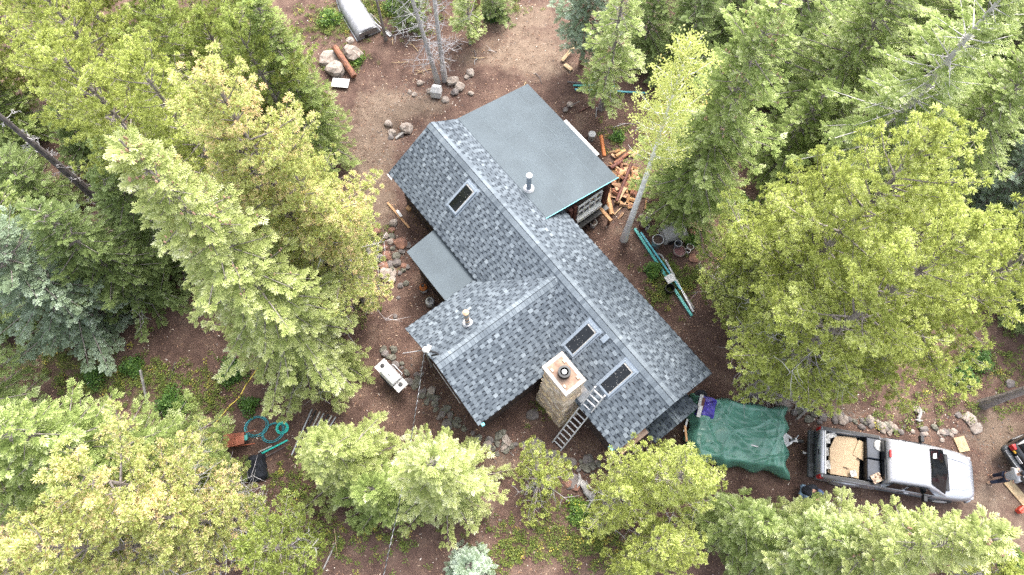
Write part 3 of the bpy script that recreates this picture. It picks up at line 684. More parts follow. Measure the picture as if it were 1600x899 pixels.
# skylights
def skylight(u, v0, v1, w, specks):
    e = empty('skylight', (0, 0, 0)); e.parent = cabin; th = math.atan2(HR, HWD); vm = (v0 + v1) / 2; z = EZ + HR * (1 - abs(vm) / HWD)
    e.location = (u, vm, z); e.rotation_euler = (th, 0, 0); L = (v1 - v0) / cs
    f = MB()
    for x in (-1, 1): f.box((x * (w / 2 + .035), 0, .045), (.07, L + .14, .10))
    f.box((0, -L / 2 - .035, .045), (w, .07, .10)); f.box((0, L / 2 + .035, .045), (w, .07, .10))
    f.box((0, 0, .012), (w + .26, L + .30, .014))
    f.build('frame', M['frame_blue'], e, bevel=.008)
    g = MB(); g.box((0, 0, .06), (w, L, .02)); 
    c = MB(); c.box((0, L / 2 - .035, .074), (w * .95, .06, .012)); c.box((w / 2 - .014, 0, .074), (.022, L * .98, .012)); c.build('inner_curb', M['offwhite'], e)
    rd = random.Random(specks); glints = g  # pale specks on the pane: reflections of sky and canopy, painted in
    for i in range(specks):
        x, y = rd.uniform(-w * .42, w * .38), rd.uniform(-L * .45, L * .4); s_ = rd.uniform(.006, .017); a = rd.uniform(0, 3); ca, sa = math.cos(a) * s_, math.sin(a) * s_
        glints.add([(x - ca, y - sa, .0745), (x + sa * .5, y - ca * .5, .0745), (x + ca, y + sa, .0755), (x - sa * .5, y + ca * .5, .0755)], [(0, 1, 2, 3)], 1)
    g.build('pane', [M['shade_glass'], M['paper']], e)  # second slot colours the painted reflections
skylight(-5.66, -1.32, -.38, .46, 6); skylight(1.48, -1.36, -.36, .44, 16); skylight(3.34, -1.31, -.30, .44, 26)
# roof vents
def pipe(name, u, v, z, h, r, m, capm, bands=()):
    e = MB(); e.lathe([(r * 1.9, -.12), (r * 1.7, .05), (r * 1.05, .14), (r, .16), (r, h)], (u, v, z), 14); o = e.build(name, M[m], cabin, smooth=False)
    c = MB(); c.lathe([(r * 1.25, h - .06), (r * 1.3, h + .02), (r * .5, h + .07)], (u, v, z), 14); c.build('rain_cap', M[capm], o)
    b = MB(); b.lathe([(r * 2.3, .0), (r * 2.3, .05), (r * 1.7, .12)], (u, v, z), 14); b.build('storm_collar', M['alu'], o)
    for zz, mm in bands: b = MB(); b.lathe([(r * 1.08, zz), (r * 1.08, zz + .12)], (u, v, z), 14); b.build('pipe_joint', M[mm], o)
pipe('stove_pipe', -4.55, 1.53, 3.02, 1.0, .095, 'frame_blue', 'alu'); pipe('vent_pipe', -1.44, -3.7, 3.3, 1.15, .085, 'steel', 'tan', ((.3, 'tan'), (.62, 'tan')))
s = MB(); s.box((2.05, -.32, EZ + HR - .16), (.2, .3, .08), Matrix.Rotation(math.atan2(HR, HWD), 3, 'X')); s.build('roof_vent', M['frame_blue'], cabin, bevel=.01)
# chimney
def chimney():
    ch = MB(); nz_, na = 34, 14; u0, u1, v0, v1 = 1.74, 2.86, -2.80, -2.02; rings = []
    for k in range(nz_ + 1):
        t = k / nz_; z = -.1 + 4.55 * t; fl = .16 * (1 - t) ** 2; ring = []
        a0, a1, b0, b1 = u0 - fl * .8, u1 + fl * 1.6, v0 - fl * .9, v1 + fl
        pts = [(a0 + (a1 - a0) * i / na, b0) for i in range(na)] + [(a1, b0 + (b1 - b0) * i / na) for i in range(na)] + [(a1 - (a1 - a0) * i / na, b1) for i in range(na)] + [(a0, b1 - (b1 - b0) * i / na) for i in range(na)]
        for x, y in pts:
            w = noise.cell((x * 3.5, y * 3.5, z * 5.2)) * .5 + noise.noise((x * 4, y * 4, z * 4))
            cx, cy = (a0 + a1) / 2, (b0 + b1) / 2; d = Vector((x - cx, y - cy)).normalized(); ring.append((x + d.x * .05 * w, y + d.y * .05 * w, z))
        rings.append(ring)
    ch.loft(rings); o = ch.build('chimney', M['chimney'], cabin)
    c = MB(); a0, a1, b0, b1, z = 1.64, 2.90, -2.86, -1.98, 4.46; t = .13
    for a, b, w in (((a0, b0 + t / 2, z), (a1, b0 + t / 2, z), t), ((a0, b1 - t / 2, z), (a1, b1 - t / 2, z), t), ((a0 + t / 2, b0 + t, z), (a0 + t / 2, b1 - t, z), t), ((a1 - t / 2, b0 + t, z), (a1 - t / 2, b1 - t, z), t)): c.bar(a, b, w, .12)
    c.build('cap_edge', mat('pale_cap', (.30, .265, .235), .8, var=.2, scale=5), o, bevel=.012)
    c = MB(); c.box(((a0 + a1) / 2, (b0 + b1) / 2, z + .02), (a1 - a0 - 2 * t, b1 - b0 - 2 * t, .07)); c.build('cap_top', mat('tan_mortar', (.215, .150, .108), .85, color2=(.14, .085, .06), scale=6), o)
    c = MB()
    for u, v in ((1.95, -2.15), (2.65, -2.15), (1.95, -2.66), (2.62, -2.68)): c.box((u, v, z + .075), (.12, .07, .05))
    c.build('cap_brick', M['card'], o)
    c = MB(); n = 24
    for i in range(n):
        a = 6.283 * i / n; c.box((2.27 + .185 * math.cos(a), -2.42 + .185 * math.sin(a), z + .18), (.05, .030, .26), Matrix.Rotation(a, 3, 'Z'))
    c.lathe([(.15, .04), (.15, .26)], (2.27, -2.42, z), 20); c.lathe([(.185, .05), (.185, .09)], (2.27, -2.42, z), 20); c.lathe([(.21, .29), (.21, .32), (.14, .325), (.14, .29)], (2.27, -2.42, z), 20); fl = c.build('flue_cage', M['black'], o)
    c = MB(); c.lathe([(.12, .26), (.115, .285), (.05, .295)], (2.27, -2.42, z), 20); c.build('flue_lid', M['alu'], fl)
    f = MB(); f.box((2.4, -1.98, 2.72), (1.5, .5, .03), Matrix.Rotation(math.atan2(HR, HWD), 3, 'X')); f.build('flashing', M['steel'], o)
chimney()
# service mast on the wing's gable
s = MB(); s.tube([(-1.35, -5.52, 1.9), (-1.35, -5.52, 4.0)], .035, 8); sm = s.build('service_mast', M['steel'], cabin)
s = MB(); s.lathe([(.05, 3.92), (.10, 3.98), (.10, 4.06), (.03, 4.14)], (-1.35, -5.52, 0), 10); s.box((-1.30, -5.42, 4.03), (.14, .26, .14), Matrix.Rotation(.5, 3, 'Z')); s.build('weatherhead', M['white'], sm)
s = MB(); s.tube([(-1.25, -5.45, 4.0), (-1.05, -5.3, 4.05), (-.95, -5.25, 3.98), (-1.1, -5.45, 3.85)], .035, 6); s.tube([(-1.4, -5.6, 4.0), (-1.5, -5.72, 3.95), (-1.5, -5.75, 3.8)], .012, 5); s.build('drip_loop', M['black'], sm)
s = MB(); s.tube([(-1.4, -5.55, 3.9), (-1.95, -6.15, 3.3)], .012, 5); s.build('guy_rod', M['alu'], sm)
s = MB(); s.tube([(WA - .2, -WL - .05, 3.45), (WA + 1.3, -WL - .05, 2.55)], .012, 5); s.build('rake_cable', M['offwhite'], sm)

# ------------------------------------------------------------------ small building blocks for loose things
def rock(name, px, py, s, m, label, group=None, seed=0, flat=.7, cat='rock', asp=1.0, rz=None):
    rd = random.Random(seed * 7 + int(px * 13 + py * 31)); c = G(px, py); bm = MB(); n = 9; rings = []; o = Vector((rd.uniform(0, 99), rd.uniform(0, 99), 0))
    for k in range(7):
        th = math.pi * k / 6 * .98 + .02; ring = []
        for j in range(n):
            a = 6.283 * j / n; d = Vector((math.sin(th) * math.cos(a) * asp, math.sin(th) * math.sin(a), -math.cos(th) * flat))
            w = 1 + .38 * noise.noise(d * 1.3 + o) + .18 * noise.noise(d * 3 + o); q = d * w * s
            ring.append((q.x, q.y, q.z))
        rings.append(ring)
    bm.loft(rings)
    ob = bm.build(name, M[m], None, (c.x, c.y, c.z + s * flat * .45), (rd.uniform(-.15, .15), rd.uniform(-.15, .15), rd.uniform(0, 6) if rz is None else rz))
    return tag(ob, label, cat, group)
def single(name, mb, m, label, cat, loc=(0, 0, 0), rot=(0, 0, 0), group=None, **k):
    return tag(mb.build(name, M[m] if isinstance(m, str) else m, None, loc, rot, **k), label, cat, group)

# ------------------------------------------------------------------ pickup truck
def rrect(x, hw, z0, z1, r=.12, n=4, crown=0.0):
    """rounded cross-section in the y-z plane at station x"""
    pts = []
    for cy, cz, a0 in ((hw - r, z1 - r, 0), (-hw + r, z1 - r, 90), (-hw + r, z0 + r, 180), (hw - r, z0 + r, 270)):
        for i in range(n + 1):
            a = math.radians(a0 + 90 * i / n); y = cy + r * math.cos(a); z = cz + r * math.sin(a)
            if cz > (z0 + z1) / 2: z += crown * (1 - (y / hw) ** 2)
            pts.append((x, y, z))
    return pts
def car_wheel(root, x, y, r=.38, w=.25):
    s = MB(); Rm = Matrix.Rotation(math.pi / 2, 3, 'X')
    def ring(prof, n=24):
        vs = []; k = len(prof)
        for rr_, yy in prof:
            for j in range(n): a = 6.283 * j / n; vs.append((x + rr_ * math.cos(a), y + yy, r + rr_ * math.sin(a)))
        fs = [(i * n + j, i * n + (j + 1) % n, (i + 1) * n + (j + 1) % n, (i + 1) * n + j) for i in range(k - 1) for j in range(n)] + [tuple(range(n)), tuple((k - 1) * n + j for j in range(n))]
        return vs, fs
    s.add(*ring([(r * .6, -w / 2), (r * .93, -w / 2), (r, -w * .35), (r, w * .35), (r * .93, w / 2), (r * .6, w / 2)])); wl = s.build('wheel', M['rubber'], root)
    s = MB(); s.add(*ring([(r * .2, -w * .54), (r * .62, -w * .50), (r * .62, w * .50), (r * .2, w * .54)])); s.build('rim', M['alu'], wl)
    return wl
def window_quad(q, t=.012):
    m = MB(); q = [Vector(p) for p in q]; nrm = (q[1] - q[0]).cross(q[-1] - q[0]).normalized() * t
    m.add(q + [p + nrm for p in q], [tuple(range(len(q) - 1, -1, -1)), tuple(range(len(q), 2 * len(q)))] + [(i, (i + 1) % len(q), len(q) + (i + 1) % len(q), len(q) + i) for i in range(len(q))])
    return m
TX, TY, TR = 11.17, 3.77, math.radians(-9.6)
def pickup():
    t = empty('pickup_truck', (TX, TY, gz(TX, TY) + .0), TR, 'silver pickup truck with scrap chipboard and a black toolbox in its bed', 'pickup truck')
    # lower body: hood and cab sides
    b = MB()
    b.loft([rrect(2.12, .90, .42, 1.16, .10), rrect(3.0, .92, .42, 1.17, .11), rrect(4.1, .92, .42, 1.16, .13), rrect(4.45, .91, .42, 1.15, .16, crown=.03), rrect(5.0, .88, .42, 1.09, .2, crown=.05), rrect(5.35, .82, .45, 1.03, .22, crown=.05), rrect(5.52, .74, .5, .96, .2, crown=.03), rrect(5.58, .66, .55, .88, .14)])
    body = b.build('body', M['silver'], t, smooth=True)
    for m in body.data.polygons: pass
    # cab greenhouse
    g = MB()
    g.loft([rrect(2.14, .80, 1.10, 1.70, .14), rrect(2.24, .76, 1.10, 1.80, .16, crown=.02), rrect(2.9, .75, 1.10, 1.83, .16, crown=.03), rrect(3.45, .74, 1.10, 1.80, .16, crown=.02), rrect(3.6, .75, 1.10, 1.73, .14, crown=.02), rrect(4.42, .86, 1.10, 1.17, .03)])
    cab = g.build('cab', M['whitepaint'], t, smooth=True)
    ws = window_quad([(3.60, -.62, 1.755), (4.34, -.78, 1.215), (4.44, -.35, 1.225), (4.47, 0, 1.23), (4.44, .35, 1.225), (4.34, .78, 1.215), (3.60, .62, 1.755), (3.64, 0, 1.775)], .02); w_ = ws.build('windshield', M['shade_glass'], t)
    d = MB(); d.tube([(4.40, -.6, 1.225), (4.50, -.2, 1.235), (4.50, .3, 1.235)], .012, 5); d.build('wiper', M['black'], w_)
    d = MB(); d.box((4.47, 0, 1.20), (.10, 1.3, .05)); d.build('cowl', M['black'], t)
    for a, bq in (((3.72, .30, 1.715), (3.95, .55, 1.545)), ((4.05, -.05, 1.48), (4.2, .12, 1.36))):
        d = MB(); d.add([(a[0], a[1], a[2] + .005), (bq[0], a[1] + .05, bq[2] + .005), (bq[0], bq[1], bq[2] + .005), (a[0] + .02, bq[1] - .08, a[2] - .01)], [(0, 1, 2, 3)]); d.build('paper_sheet', M['paper'], w_)
    for sy in (-1, 1):
        for x0, x1, xt0, xt1 in ((2.30, 2.86, 2.36, 2.86), (2.96, 4.0, 2.96, 3.52)):
            q = [(x0, sy * .868, 1.19), (x1, sy * .872, 1.19), (xt1, sy * .775, 1.66), (xt0, sy * .775, 1.66)]
            if sy < 0: pass
            else: q = q[::-1]
            window_quad(q, .02).build('side_window', M['shade_glass'], t)
        d = MB(); d.box((3.62, sy * 1.05, 1.22), (.13, .24, .2)); d.bar((3.6, sy * .86, 1.17), (3.6, sy * 1.0, 1.2), .06, .05); d.build('wing_mirror', M['black'], t, bevel=.03)
        d = MB(); d.bar((2.15, sy * .928, .72), (4.3, sy * .938, .72), .03, .07); d.build('side_trim', M['fascia'], t)
        d = MB(); d.box((2.92, sy * .93, .80), (.015, .02, .62)); d.box((3.95, sy * .93, .80), (.015, .02, .62)); d.build('door_gap', M['black'], t)
        d = MB(); d.box((3.08, sy * .94, 1.02), (.17, .04, .05)); d.build('door_handle', M['silver'], t, bevel=.01)
        d = MB(); d.box((5.42, sy * .62, .86), (.2, .28, .16)); d.build('headlight', M['alu'], t, bevel=.04)
        d = MB(); d.box((.07, sy * .865, 1.02), (.16, .13, .34)); d.build('tail_light', M['tail'], t, bevel=.02)
    # hood lines, grille, bumpers
    d = MB()
    for sy in (-1, 1): d.tube([(4.5, sy * .55, 1.175), (5.0, sy * .50, 1.13), (5.42, sy * .42, 1.045)], .012, 5)
    d.build('hood_crease', M['silver'], t)
    d = MB(); d.box((5.575, 0, .78), (.05, .9, .2)); d.build('grille', M['black'], t)
    d = MB(); d.loft([rrect(5.45, .86, .44, .62, .06), rrect(5.60, .78, .46, .62, .06), rrect(5.66, .6, .48, .6, .05)]); d.build('front_bumper', M['silver'], t, smooth=True)
    d = MB(); d.box((-.10, 0, .58), (.20, 1.74, .20)); rb = d.build('rear_bumper', M['fascia'], t, bevel=.04)
    d = MB(); d.box((-.10, 0, .70), (.14, .7, .012)); d.build('step_pad', M['black'], rb)
    d = MB(); d.bar((-.2, 0, .45), (-.36, 0, .45), .07, .07); d.lathe([(.03, .47), (.04, .52), (.03, .56)], (-.34, 0, 0), 10); d.build('hitch', M['steel'], t)
    d = MB(); d.tube([(-.22, .9, .62), (-.24, .86, .95), (-.24, -.7, 1.0)], .022, 6); d.build('bumper_bar', M['black'], t)
    # bed: side walls, tailgate, bulkhead, floor
    for sy in (-1, 1):
        d = MB(); d.loft([rrect(.03, .06, .48, 1.27, .05), rrect(1.0, .075, .48, 1.27, .06), rrect(2.13, .075, .48, 1.25, .06)])
        for i, v in enumerate(d.v): d.v[i] = (v[0], v[1] + sy * .86, v[2])
        d.build('bed_side', M['silver'], t, smooth=True)
        d = MB(); d.bar((.08, sy * .86, 1.275), (2.1, sy * .86, 1.26), .10, .016); d.build('bed_rail', M['black'], t)
        d = MB(); d.loft([rrect(.55, .03, .5, .92, .02), rrect(1.0, .05, .5, 1.0, .03), rrect(1.5, .03, .5, .92, .02)])
        for i, v in enumerate(d.v): d.v[i] = (v[0], v[1] + sy * .93, v[2])
        d.build('fender_flare', M['silver'], t, smooth=True)
    d = MB(); d.loft([rrect(-.01, .80, .6, 1.24, .05), rrect(.06, .80, .6, 1.27, .05), rrect(.12, .79, .6, 1.27, .05)]); tg = d.build('tailgate', M['silver'], t, smooth=True)
    d = MB(); d.box((.155, 0, 1.05), (.05, 1.56, .44)); d.build('inner_panel', M['white'], tg)
    d = MB(); d.box((-.022, 0, 1.12), (.02, .2, .08)); d.build('tailgate_handle', M['black'], tg)
    d = MB(); d.box((1.1, 0, .72), (2.05, 1.62, .06)); d.build('bed_floor', M['black'], t)
    d = MB(); d.box((2.11, 0, .95), (.05, 1.66, .46)); d.box((2.10, .0, 1.42), (.06, 1.36, .42)); d.build('rear_window', M['shade_glass'], t)
    d = MB(); d.box((2.19, .20, 1.815), (.07, .26, .06)); d.build('brake_light', M['tail'], t, bevel=.012)
    d = MB(); d.box((2.6, 0, .45), (5.0, 1.3, .12)); d.build('chassis', M['black'], t)
    for x in (1.02, 4.62):
        for sy in (-1, 1): car_wheel(t, x, sy * .80)
    return t
tr = pickup()
def T2(x, y, z): return Matrix.Rotation(TR, 3, 'Z') @ Vector((x, y, 0)) + Vector((TX, TY, gz(TX, TY) + z))
tb = empty('toolbox', T2(1.82, 0, 1.16), TR, 'black two lid toolbox lying across the pickup bed', 'toolbox')
for sy in (-1, 1):
    s = MB(); s.box((0, sy * .385, .0), (.44, .74, .30)); bx_ = s.build('box_body', M['black'], tb, bevel=.02)
    s = MB(); s.box((0, sy * .385, .175), (.47, .75, .06), taper=.93); s.build('lid', mat('worn_black_lid', (.028, .034, .048), .35, var=.4, scale=3), bx_, bevel=.015)
s = MB(); s.lathe([(.20, 0), (.21, .05), (.19, .09), (.10, .10)], (0, 0, 0), 22); o = single('plastic_drum', s, 'white', 'round white plastic disc standing between toolbox and cab', 'disc', T2(2.02, .52, 1.30), (0, .25, TR))
# loose load
def panel(name, pts, z, th, m, label, cat, rx=0, ry=0, group=None):
    s = MB(); c = Vector((sum(p[0] for p in pts) / len(pts), sum(p[1] for p in pts) / len(pts), 0)); q = [(p[0] - c.x, p[1] - c.y, 0) for p in pts]; n = len(q)
    s.add([(x, y, -th / 2) for x, y, _ in q] + [(x, y, th / 2) for x, y, _ in q], [tuple(range(n - 1, -1, -1)), tuple(range(n, 2 * n))] + [(i, (i + 1) % n, n + (i + 1) % n, n + i) for i in range(n)])
    return single(name, s, m, label, cat, T2(c.x, c.y, z), (rx, ry, TR), group)
panel('chipboard_sheet', [(.35, -.66), (.42, -.70), (1.45, -.70), (1.50, .05), (.40, .12)], 1.00, .02, 'osb', 'large pale chipboard sheet on the near side of the pickup bed', 'board', .02, .03)
panel('chipboard_sheet', [(.42, -.30), (1.10, -.42), (1.52, .30), (1.35, .74), (.62, .70), (.40, .20)], 1.06, .02, 'osb', 'chipboard offcut with slanted sides on top of the load', 'board', -.02, -.03)
panel('chipboard_sheet', [(1.2, .10), (1.58, -.05), (1.60, .62), (1.42, .66)], 1.11, .02, 'osb', 'narrow chipboard strip beside the toolbox', 'board', .05, .02)
panel('chipboard_sheet', [(.40, -.72), (.85, -.72), (.85, -.28), (.40, -.25)], 1.09, .02, 'osb', 'square chipboard piece near the right tail light', 'board', .04, -.02)
for i, (x, y, w, d, lb) in enumerate([(.28, .52, .20, .34, 'crumpled white sack in the rear corner of the bed'), (.26, .05, .12, .30, 'white scrap against the tailgate'), (.30, -.42, .16, .30, 'white card strip beside the tailgate'), (1.2, -.58, .22, .22, 'white bucket lid on the chipboard near the cab'), (.45, .68, .3, .18, 'white paper scrap at the far bed rail')]):
    s = MB(); n = 7
    s.add([(w * (a / n - .5), d * (b / n - .5), .05 * noise.noise((a * .9, b * .9, i * 5))) for a in range(n + 1) for b in range(n + 1)], [(a * (n + 1) + b, (a + 1) * (n + 1) + b, (a + 1) * (n + 1) + b + 1, a * (n + 1) + b + 1) for a in range(n) for b in range(n)])
    o = single('paper_scrap', s, 'paper', lb, 'scrap', T2(x, y, 1.14), (0, 0, TR + .1 * i)); sd_ = o.modifiers.new('thickness', 'SOLIDIFY'); sd_.thickness = .012
s = MB(); n = 8; s.add([(.36 * (a / n - .5), .30 * (b / n - .5), .10 * noise.noise((a * .8, b * .8, 7))) for a in range(n + 1) for b in range(n + 1)], [(a * (n + 1) + b, (a + 1) * (n + 1) + b, (a + 1) * (n + 1) + b + 1, a * (n + 1) + b + 1) for a in range(n) for b in range(n)])
o = single('paper_bag', s, 'card', 'crumpled brown paper bag on the toolbox lid', 'bag', T2(1.88, -.66, 1.43), (0, 0, .4)); o.modifiers.new('thickness', 'SOLIDIFY').thickness = .02

# ------------------------------------------------------------------ dark vehicle at the right edge (rear end in the picture)
def suv():
    sx, sy_, sr = 18.62, 3.22, math.radians(24)
    t = empty('dark_car', (sx, sy_, gz(sx, sy_)), sr, 'black car at the right edge showing only its rear corner', 'car')
    b = MB(); b.loft([rrect(.10, .80, .40, 1.02, .1), rrect(.02 + .2, .88, .38, 1.06, .12), rrect(1.2, .92, .38, 1.08, .13), rrect(3.4, .92, .38, 1.04, .14), rrect(4.3, .86, .4, .95, .16), rrect(4.6, .72, .45, .82, .14)]); b.build('body', M['blackpaint'], t, smooth=True)
    g = MB(); g.loft([rrect(.22, .78, 1.0, 1.12, .05), rrect(.55, .72, 1.0, 1.62, .14, crown=.02), rrect(1.6, .70, 1.0, 1.68, .16, crown=.02), rrect(2.6, .70, 1.0, 1.62, .14), rrect(3.35, .80, 1.0, 1.06, .02)]); g.build('cab', M['blackpaint'], t, smooth=True)
    window_quad([(.27, .62, 1.14), (.27, -.62, 1.14), (.53, -.54, 1.54), (.53, .54, 1.54)], -.02).build('rear_window', M['shade_glass'], t)
    window_quad([(2.68, -.58, 1.58), (3.25, -.68, 1.12), (3.25, .68, 1.12), (2.68, .58, 1.58)], .02).build('windshield', M['shade_glass'], t)
    for s_ in (-1, 1):
        d = MB(); d.box((.12, s_ * .76, .92), (.14, .2, .22)); d.build('tail_light', M['tail'], t, bevel=.02)
        d = MB(); d.box((.07, s_ * .60, .90), (.06, .12, .07)); d.build('reflector', M['amber'], t, bevel=.01)
        q = [(.75, s_ * .80, 1.14), (2.7, s_ * .81, 1.14), (2.4, s_ * .735, 1.52), (.85, s_ * .735, 1.52)]
        window_quad(q if s_ < 0 else q[::-1], .02).build('side_window', M['shade_glass'], t)
        for x in (.95, 3.6): car_wheel(t, x, s_ * .80, .34, .22)
    d = MB(); d.loft([rrect(-.04, .84, .42, .66, .07), rrect(.14, .90, .40, .68, .07)]); rb = d.build('rear_bumper', M['fascia'], t, smooth=True)
    d = MB(); d.box((-.02, .0, .69), (.12, 1.5, .012)); d.build('bumper_top', M['steel'], rb)
    d = MB(); d.box((.045, .30, .86), (.02, .30, .13)); d.build('number_plate', M['alu'], t)
suv()

# ------------------------------------------------------------------ trailer under tarpaulins
def tarp_sheet(outline, zfun, n, m):
    """a draped sheet over a pixel-measured outline, with its own height, folds and thickness"""
    pass
TLX, TLY, TLR = 8.55, 4.45, math.radians(-5)
tl = empty('trailer', (TLX, TLY, gz(TLX, TLY)), TLR, 'small utility trailer almost hidden under a green tarpaulin', 'trailer')
s = MB(); s.box((0, 0, .58), (2.7, 1.5, .36)); s.build('bed', M['steel'], tl, bevel=.03)
for sy in (-1, 1):
    w_ = car_wheel(tl, -.45, sy * .92, .30, .2); s = MB(); s.loft([rrect(-.85, .13, .58, .62, .015), rrect(-.7, .13, .66, .70, .015), rrect(-.2, .13, .66, .70, .015), rrect(-.05, .13, .58, .62, .015)])
    for i, v in enumerate(s.v): s.v[i] = (v[0], v[1] + sy * .92, v[2])
    s.build('fender', M['black'], tl)
s = MB(); s.bar((1.35, .5, .5), (1.95, .06, .46), .08, .1); s.bar((1.35, -.5, .5), (1.95, -.06, .46), .08, .1); s.bar((1.9, 0, .46), (2.25, 0, .46), .1, .1); s.add([(1.35, -.42, .56), (1.35, .42, .56), (1.82, .1, .54), (1.82, -.1, .54)], [(0, 1, 2, 3)]); tg_ = s.build('tongue', M['steel'], tl)
s = MB(); s.box((2.28, 0, .50), (.2, .13, .12)); s.build('coupler', M['black'], tg_, bevel=.03); s = MB(); s.tube([(1.95, .0, .12), (1.95, 0, .9)], .035, 8); s.tube([(1.95, 0, .9), (2.05, .14, .92)], .014, 5); s.build('jack', M['steel'], tg_)
def drape(name, m, label, w, d, zt, px_, py_, rot, seed, drop, amp, foot=None, notch=()):
    nx, ny = 96, 72; V = []
    for i in range(nx + 1):
        for j in range(ny + 1):
            x = (i / nx - .5) * 2; y = (j / ny - .5) * 2; X = x * w / 2; Y = y * d / 2
            r = max(abs(x) ** 1.0, abs(y)); e = max(0, (r - .82) / .18)
            z = zt - .10 * (x * x + y * y) - drop * e ** 1.5
            q = Vector((X * 1.0 + seed, Y * 1.0, seed))
            wx = X + .25 * noise.noise(Vector((X * .8, Y * .8, seed + 5))); wy = Y + .25 * noise.noise(Vector((X * .8, Y * .8, seed + 9)))
            for ca, sa, fq, w_ in ((.85, .53, 1.25, .55), (.3, -.95, 1.5, .45), (.95, -.3, 2.3, .3), (.1, 1, 2.9, .22)):
                p_ = wx * ca + wy * sa; q_ = -wx * sa + wy * ca
                z += amp * w_ * max(0, 1 - 4.5 * abs(noise.noise(Vector((p_ * fq, q_ * fq * .35, seed + fq))))) ** 1.1
            z += .12 * noise.noise(Vector((X * .9, Y * .9, seed + 3)))
            ed = 1 + .05 * noise.noise(Vector((x * 2.2 + seed, y * 2.2, 1))) * (r > .6) + (.05 * math.sin(y * 9 + seed) * (abs(x) > .8) + .05 * math.sin(x * 11 + seed) * (abs(y) > .8)) * e
            V.append((X * ed, Y * ed, max(z, .05)))
    F = [(i * (ny + 1) + j, (i + 1) * (ny + 1) + j, (i + 1) * (ny + 1) + j + 1, i * (ny + 1) + j + 1) for i in range(nx) for j in range(ny)]
    me = bpy.data.meshes.new(name); me.from_pydata(V, [], F); me.polygons.foreach_set('use_smooth', [True] * len(F))
    o = link(name, me, M[m], None, (px_, py_, gz(px_, py_)), (0, 0, rot)); sd_ = o.modifiers.new('thickness', 'SOLIDIFY'); sd_.thickness = .008; sd_.offset = -1
    return tag(o, label, 'tarpaulin')
drape('green_tarp', 'green_tarp', 'large wrinkled green tarpaulin draped over the trailer', 3.75, 2.55, 1.02, 8.46, 4.52, TLR - .06, 4.2, .55, .16)
drape('blue_tarp', 'blue_tarp', 'bunched violet-blue tarpaulin at the cabin end of the green one',   .72, .85, 1.22, 7.28, 5.42, -.3, 8.8, .3, .16)
for i, (a, b, w, m, lb) in enumerate([((1097, 617), (1092, 637), .10, 'white', 'short white plank standing at the trailer corner'), ((1095, 634), (1091, 652), .11, 'white', 'white plank beside the bunched blue tarpaulin'), ((1074, 655), (1069, 675), .05, 'white', 'thin white strip at the cabin corner of the trailer'), ((1100, 622), (1096, 640), .08, 'redwood', 'rusty brown piece leaning on the white planks'), ((1070, 665), (1073, 690), .06, 'timber', 'brown stick at the trailer\'s near corner')]):
    p, q = P(*a, 1.42), P(*b, 1.36); s = MB(); s.bar(p - p, q - p, w * 1.25, .06); single('plank', s, m, lb, 'plank', p)
s = MB(); p, q = P(1168, 694, 1.03), P(1194, 701, 1.03); s.bar(p - p, q - p, .05, .02); s.bar((q - p) * .75, (q - p) * .7 + Vector((0, -.12, -.02)), .07, .02); single('white_strap', s, 'white', 'white strap lying on the green tarpaulin', 'strap', p)
tag(rock('dark_bundle', 1088, 625, .26, 'dark_cloth', 'dark cloth bundle between the cabin porch and the blue tarpaulin', seed=3, cat='bundle'), None)
bpy.data.objects['dark_bundle'].location.z += .6

rng_ = np.random.default_rng(4); s = MB()
for i in range(46):
    a = rng_.uniform(0, 6.28); L = rng_.uniform(.5, 1.25); d = Vector((math.cos(a), math.sin(a), rng_.uniform(.15, .8))); k_ = d * L * .5 + Vector(rng_.normal(size=3) * .06); e_ = d * L + Vector(rng_.normal(size=3) * .12)
    s.tube([(0, 0, 0), k_, e_], [.018, .011, .004], 4, cap=False)
    for j in range(5): q = k_.lerp(e_, rng_.random()); s.tube([q, q + Vector(rng_.normal(size=3) * .16)], [.007, .003], 3, cap=False)
single('bare_bush', s, mat('pale_dead_twigs', (.42, .38, .36), .9, var=.35), 'bare pale dead bush leaning over the far edge of the green tarpaulin', 'bush', G(1200, 612, .05))
# ------------------------------------------------------------------ people
def skin_body(name, joints, bones, mats, parent=None, root=0, sub=2):
    """one continuous skinned figure; joints = [(x,y,z,rx,ry)]"""
    me = bpy.data.meshes.new(name); me.from_pydata([j[:3] for j in joints], bones, []); o = link(name, me, mats, parent)
    o.modifiers.new('skin', 'SKIN'); sv = me.skin_vertices[0].data
    for i, j in enumerate(joints): sv[i].radius = (j[3], j[4] if len(j) > 4 else j[3]); sv[i].use_root = (i == root)
    o.modifiers['skin'].use_smooth_shade = True
    if sub: s_ = o.modifiers.new('sub', 'SUBSURF'); s_.levels = sub; s_.render_levels = sub
    return o
def hand(J, B, wrist, i0, d, side, palm_n):
    """five finger chains out of a palm at joint index i0"""
    d = Vector(d).normalized(); s = Vector(side).normalized(); n = Vector(palm_n).normalized(); w = Vector(wrist)
    pc = w + d * .07; J.append((*pc, .026, .018)); ip = len(J) - 1; B.append((i0, ip))
    for k, (off, L) in enumerate(((-.030, .062), (-.010, .075), (.010, .072), (.030, .058))):
        a = pc + s * off + d * .022; b = a + d * L * .55 - n * .008; c = b + d * L * .4 - n * .022
        for q, r in ((a, .0095), (b, .0085), (c, .0065)): J.append((*q, r))
        m = len(J); B.extend([(ip, m - 3), (m - 3, m - 2), (m - 2, m - 1)])
    a = w + d * .03 - s * .035; b = a + d * .035 - s * .022; c = b + d * .03 - s * .006
    for q, r in ((a, .011), (b, .010), (c, .007)): J.append((*q, r))
    m = len(J); B.extend([(i0, m - 3), (m - 3, m - 2), (m - 2, m - 1)])
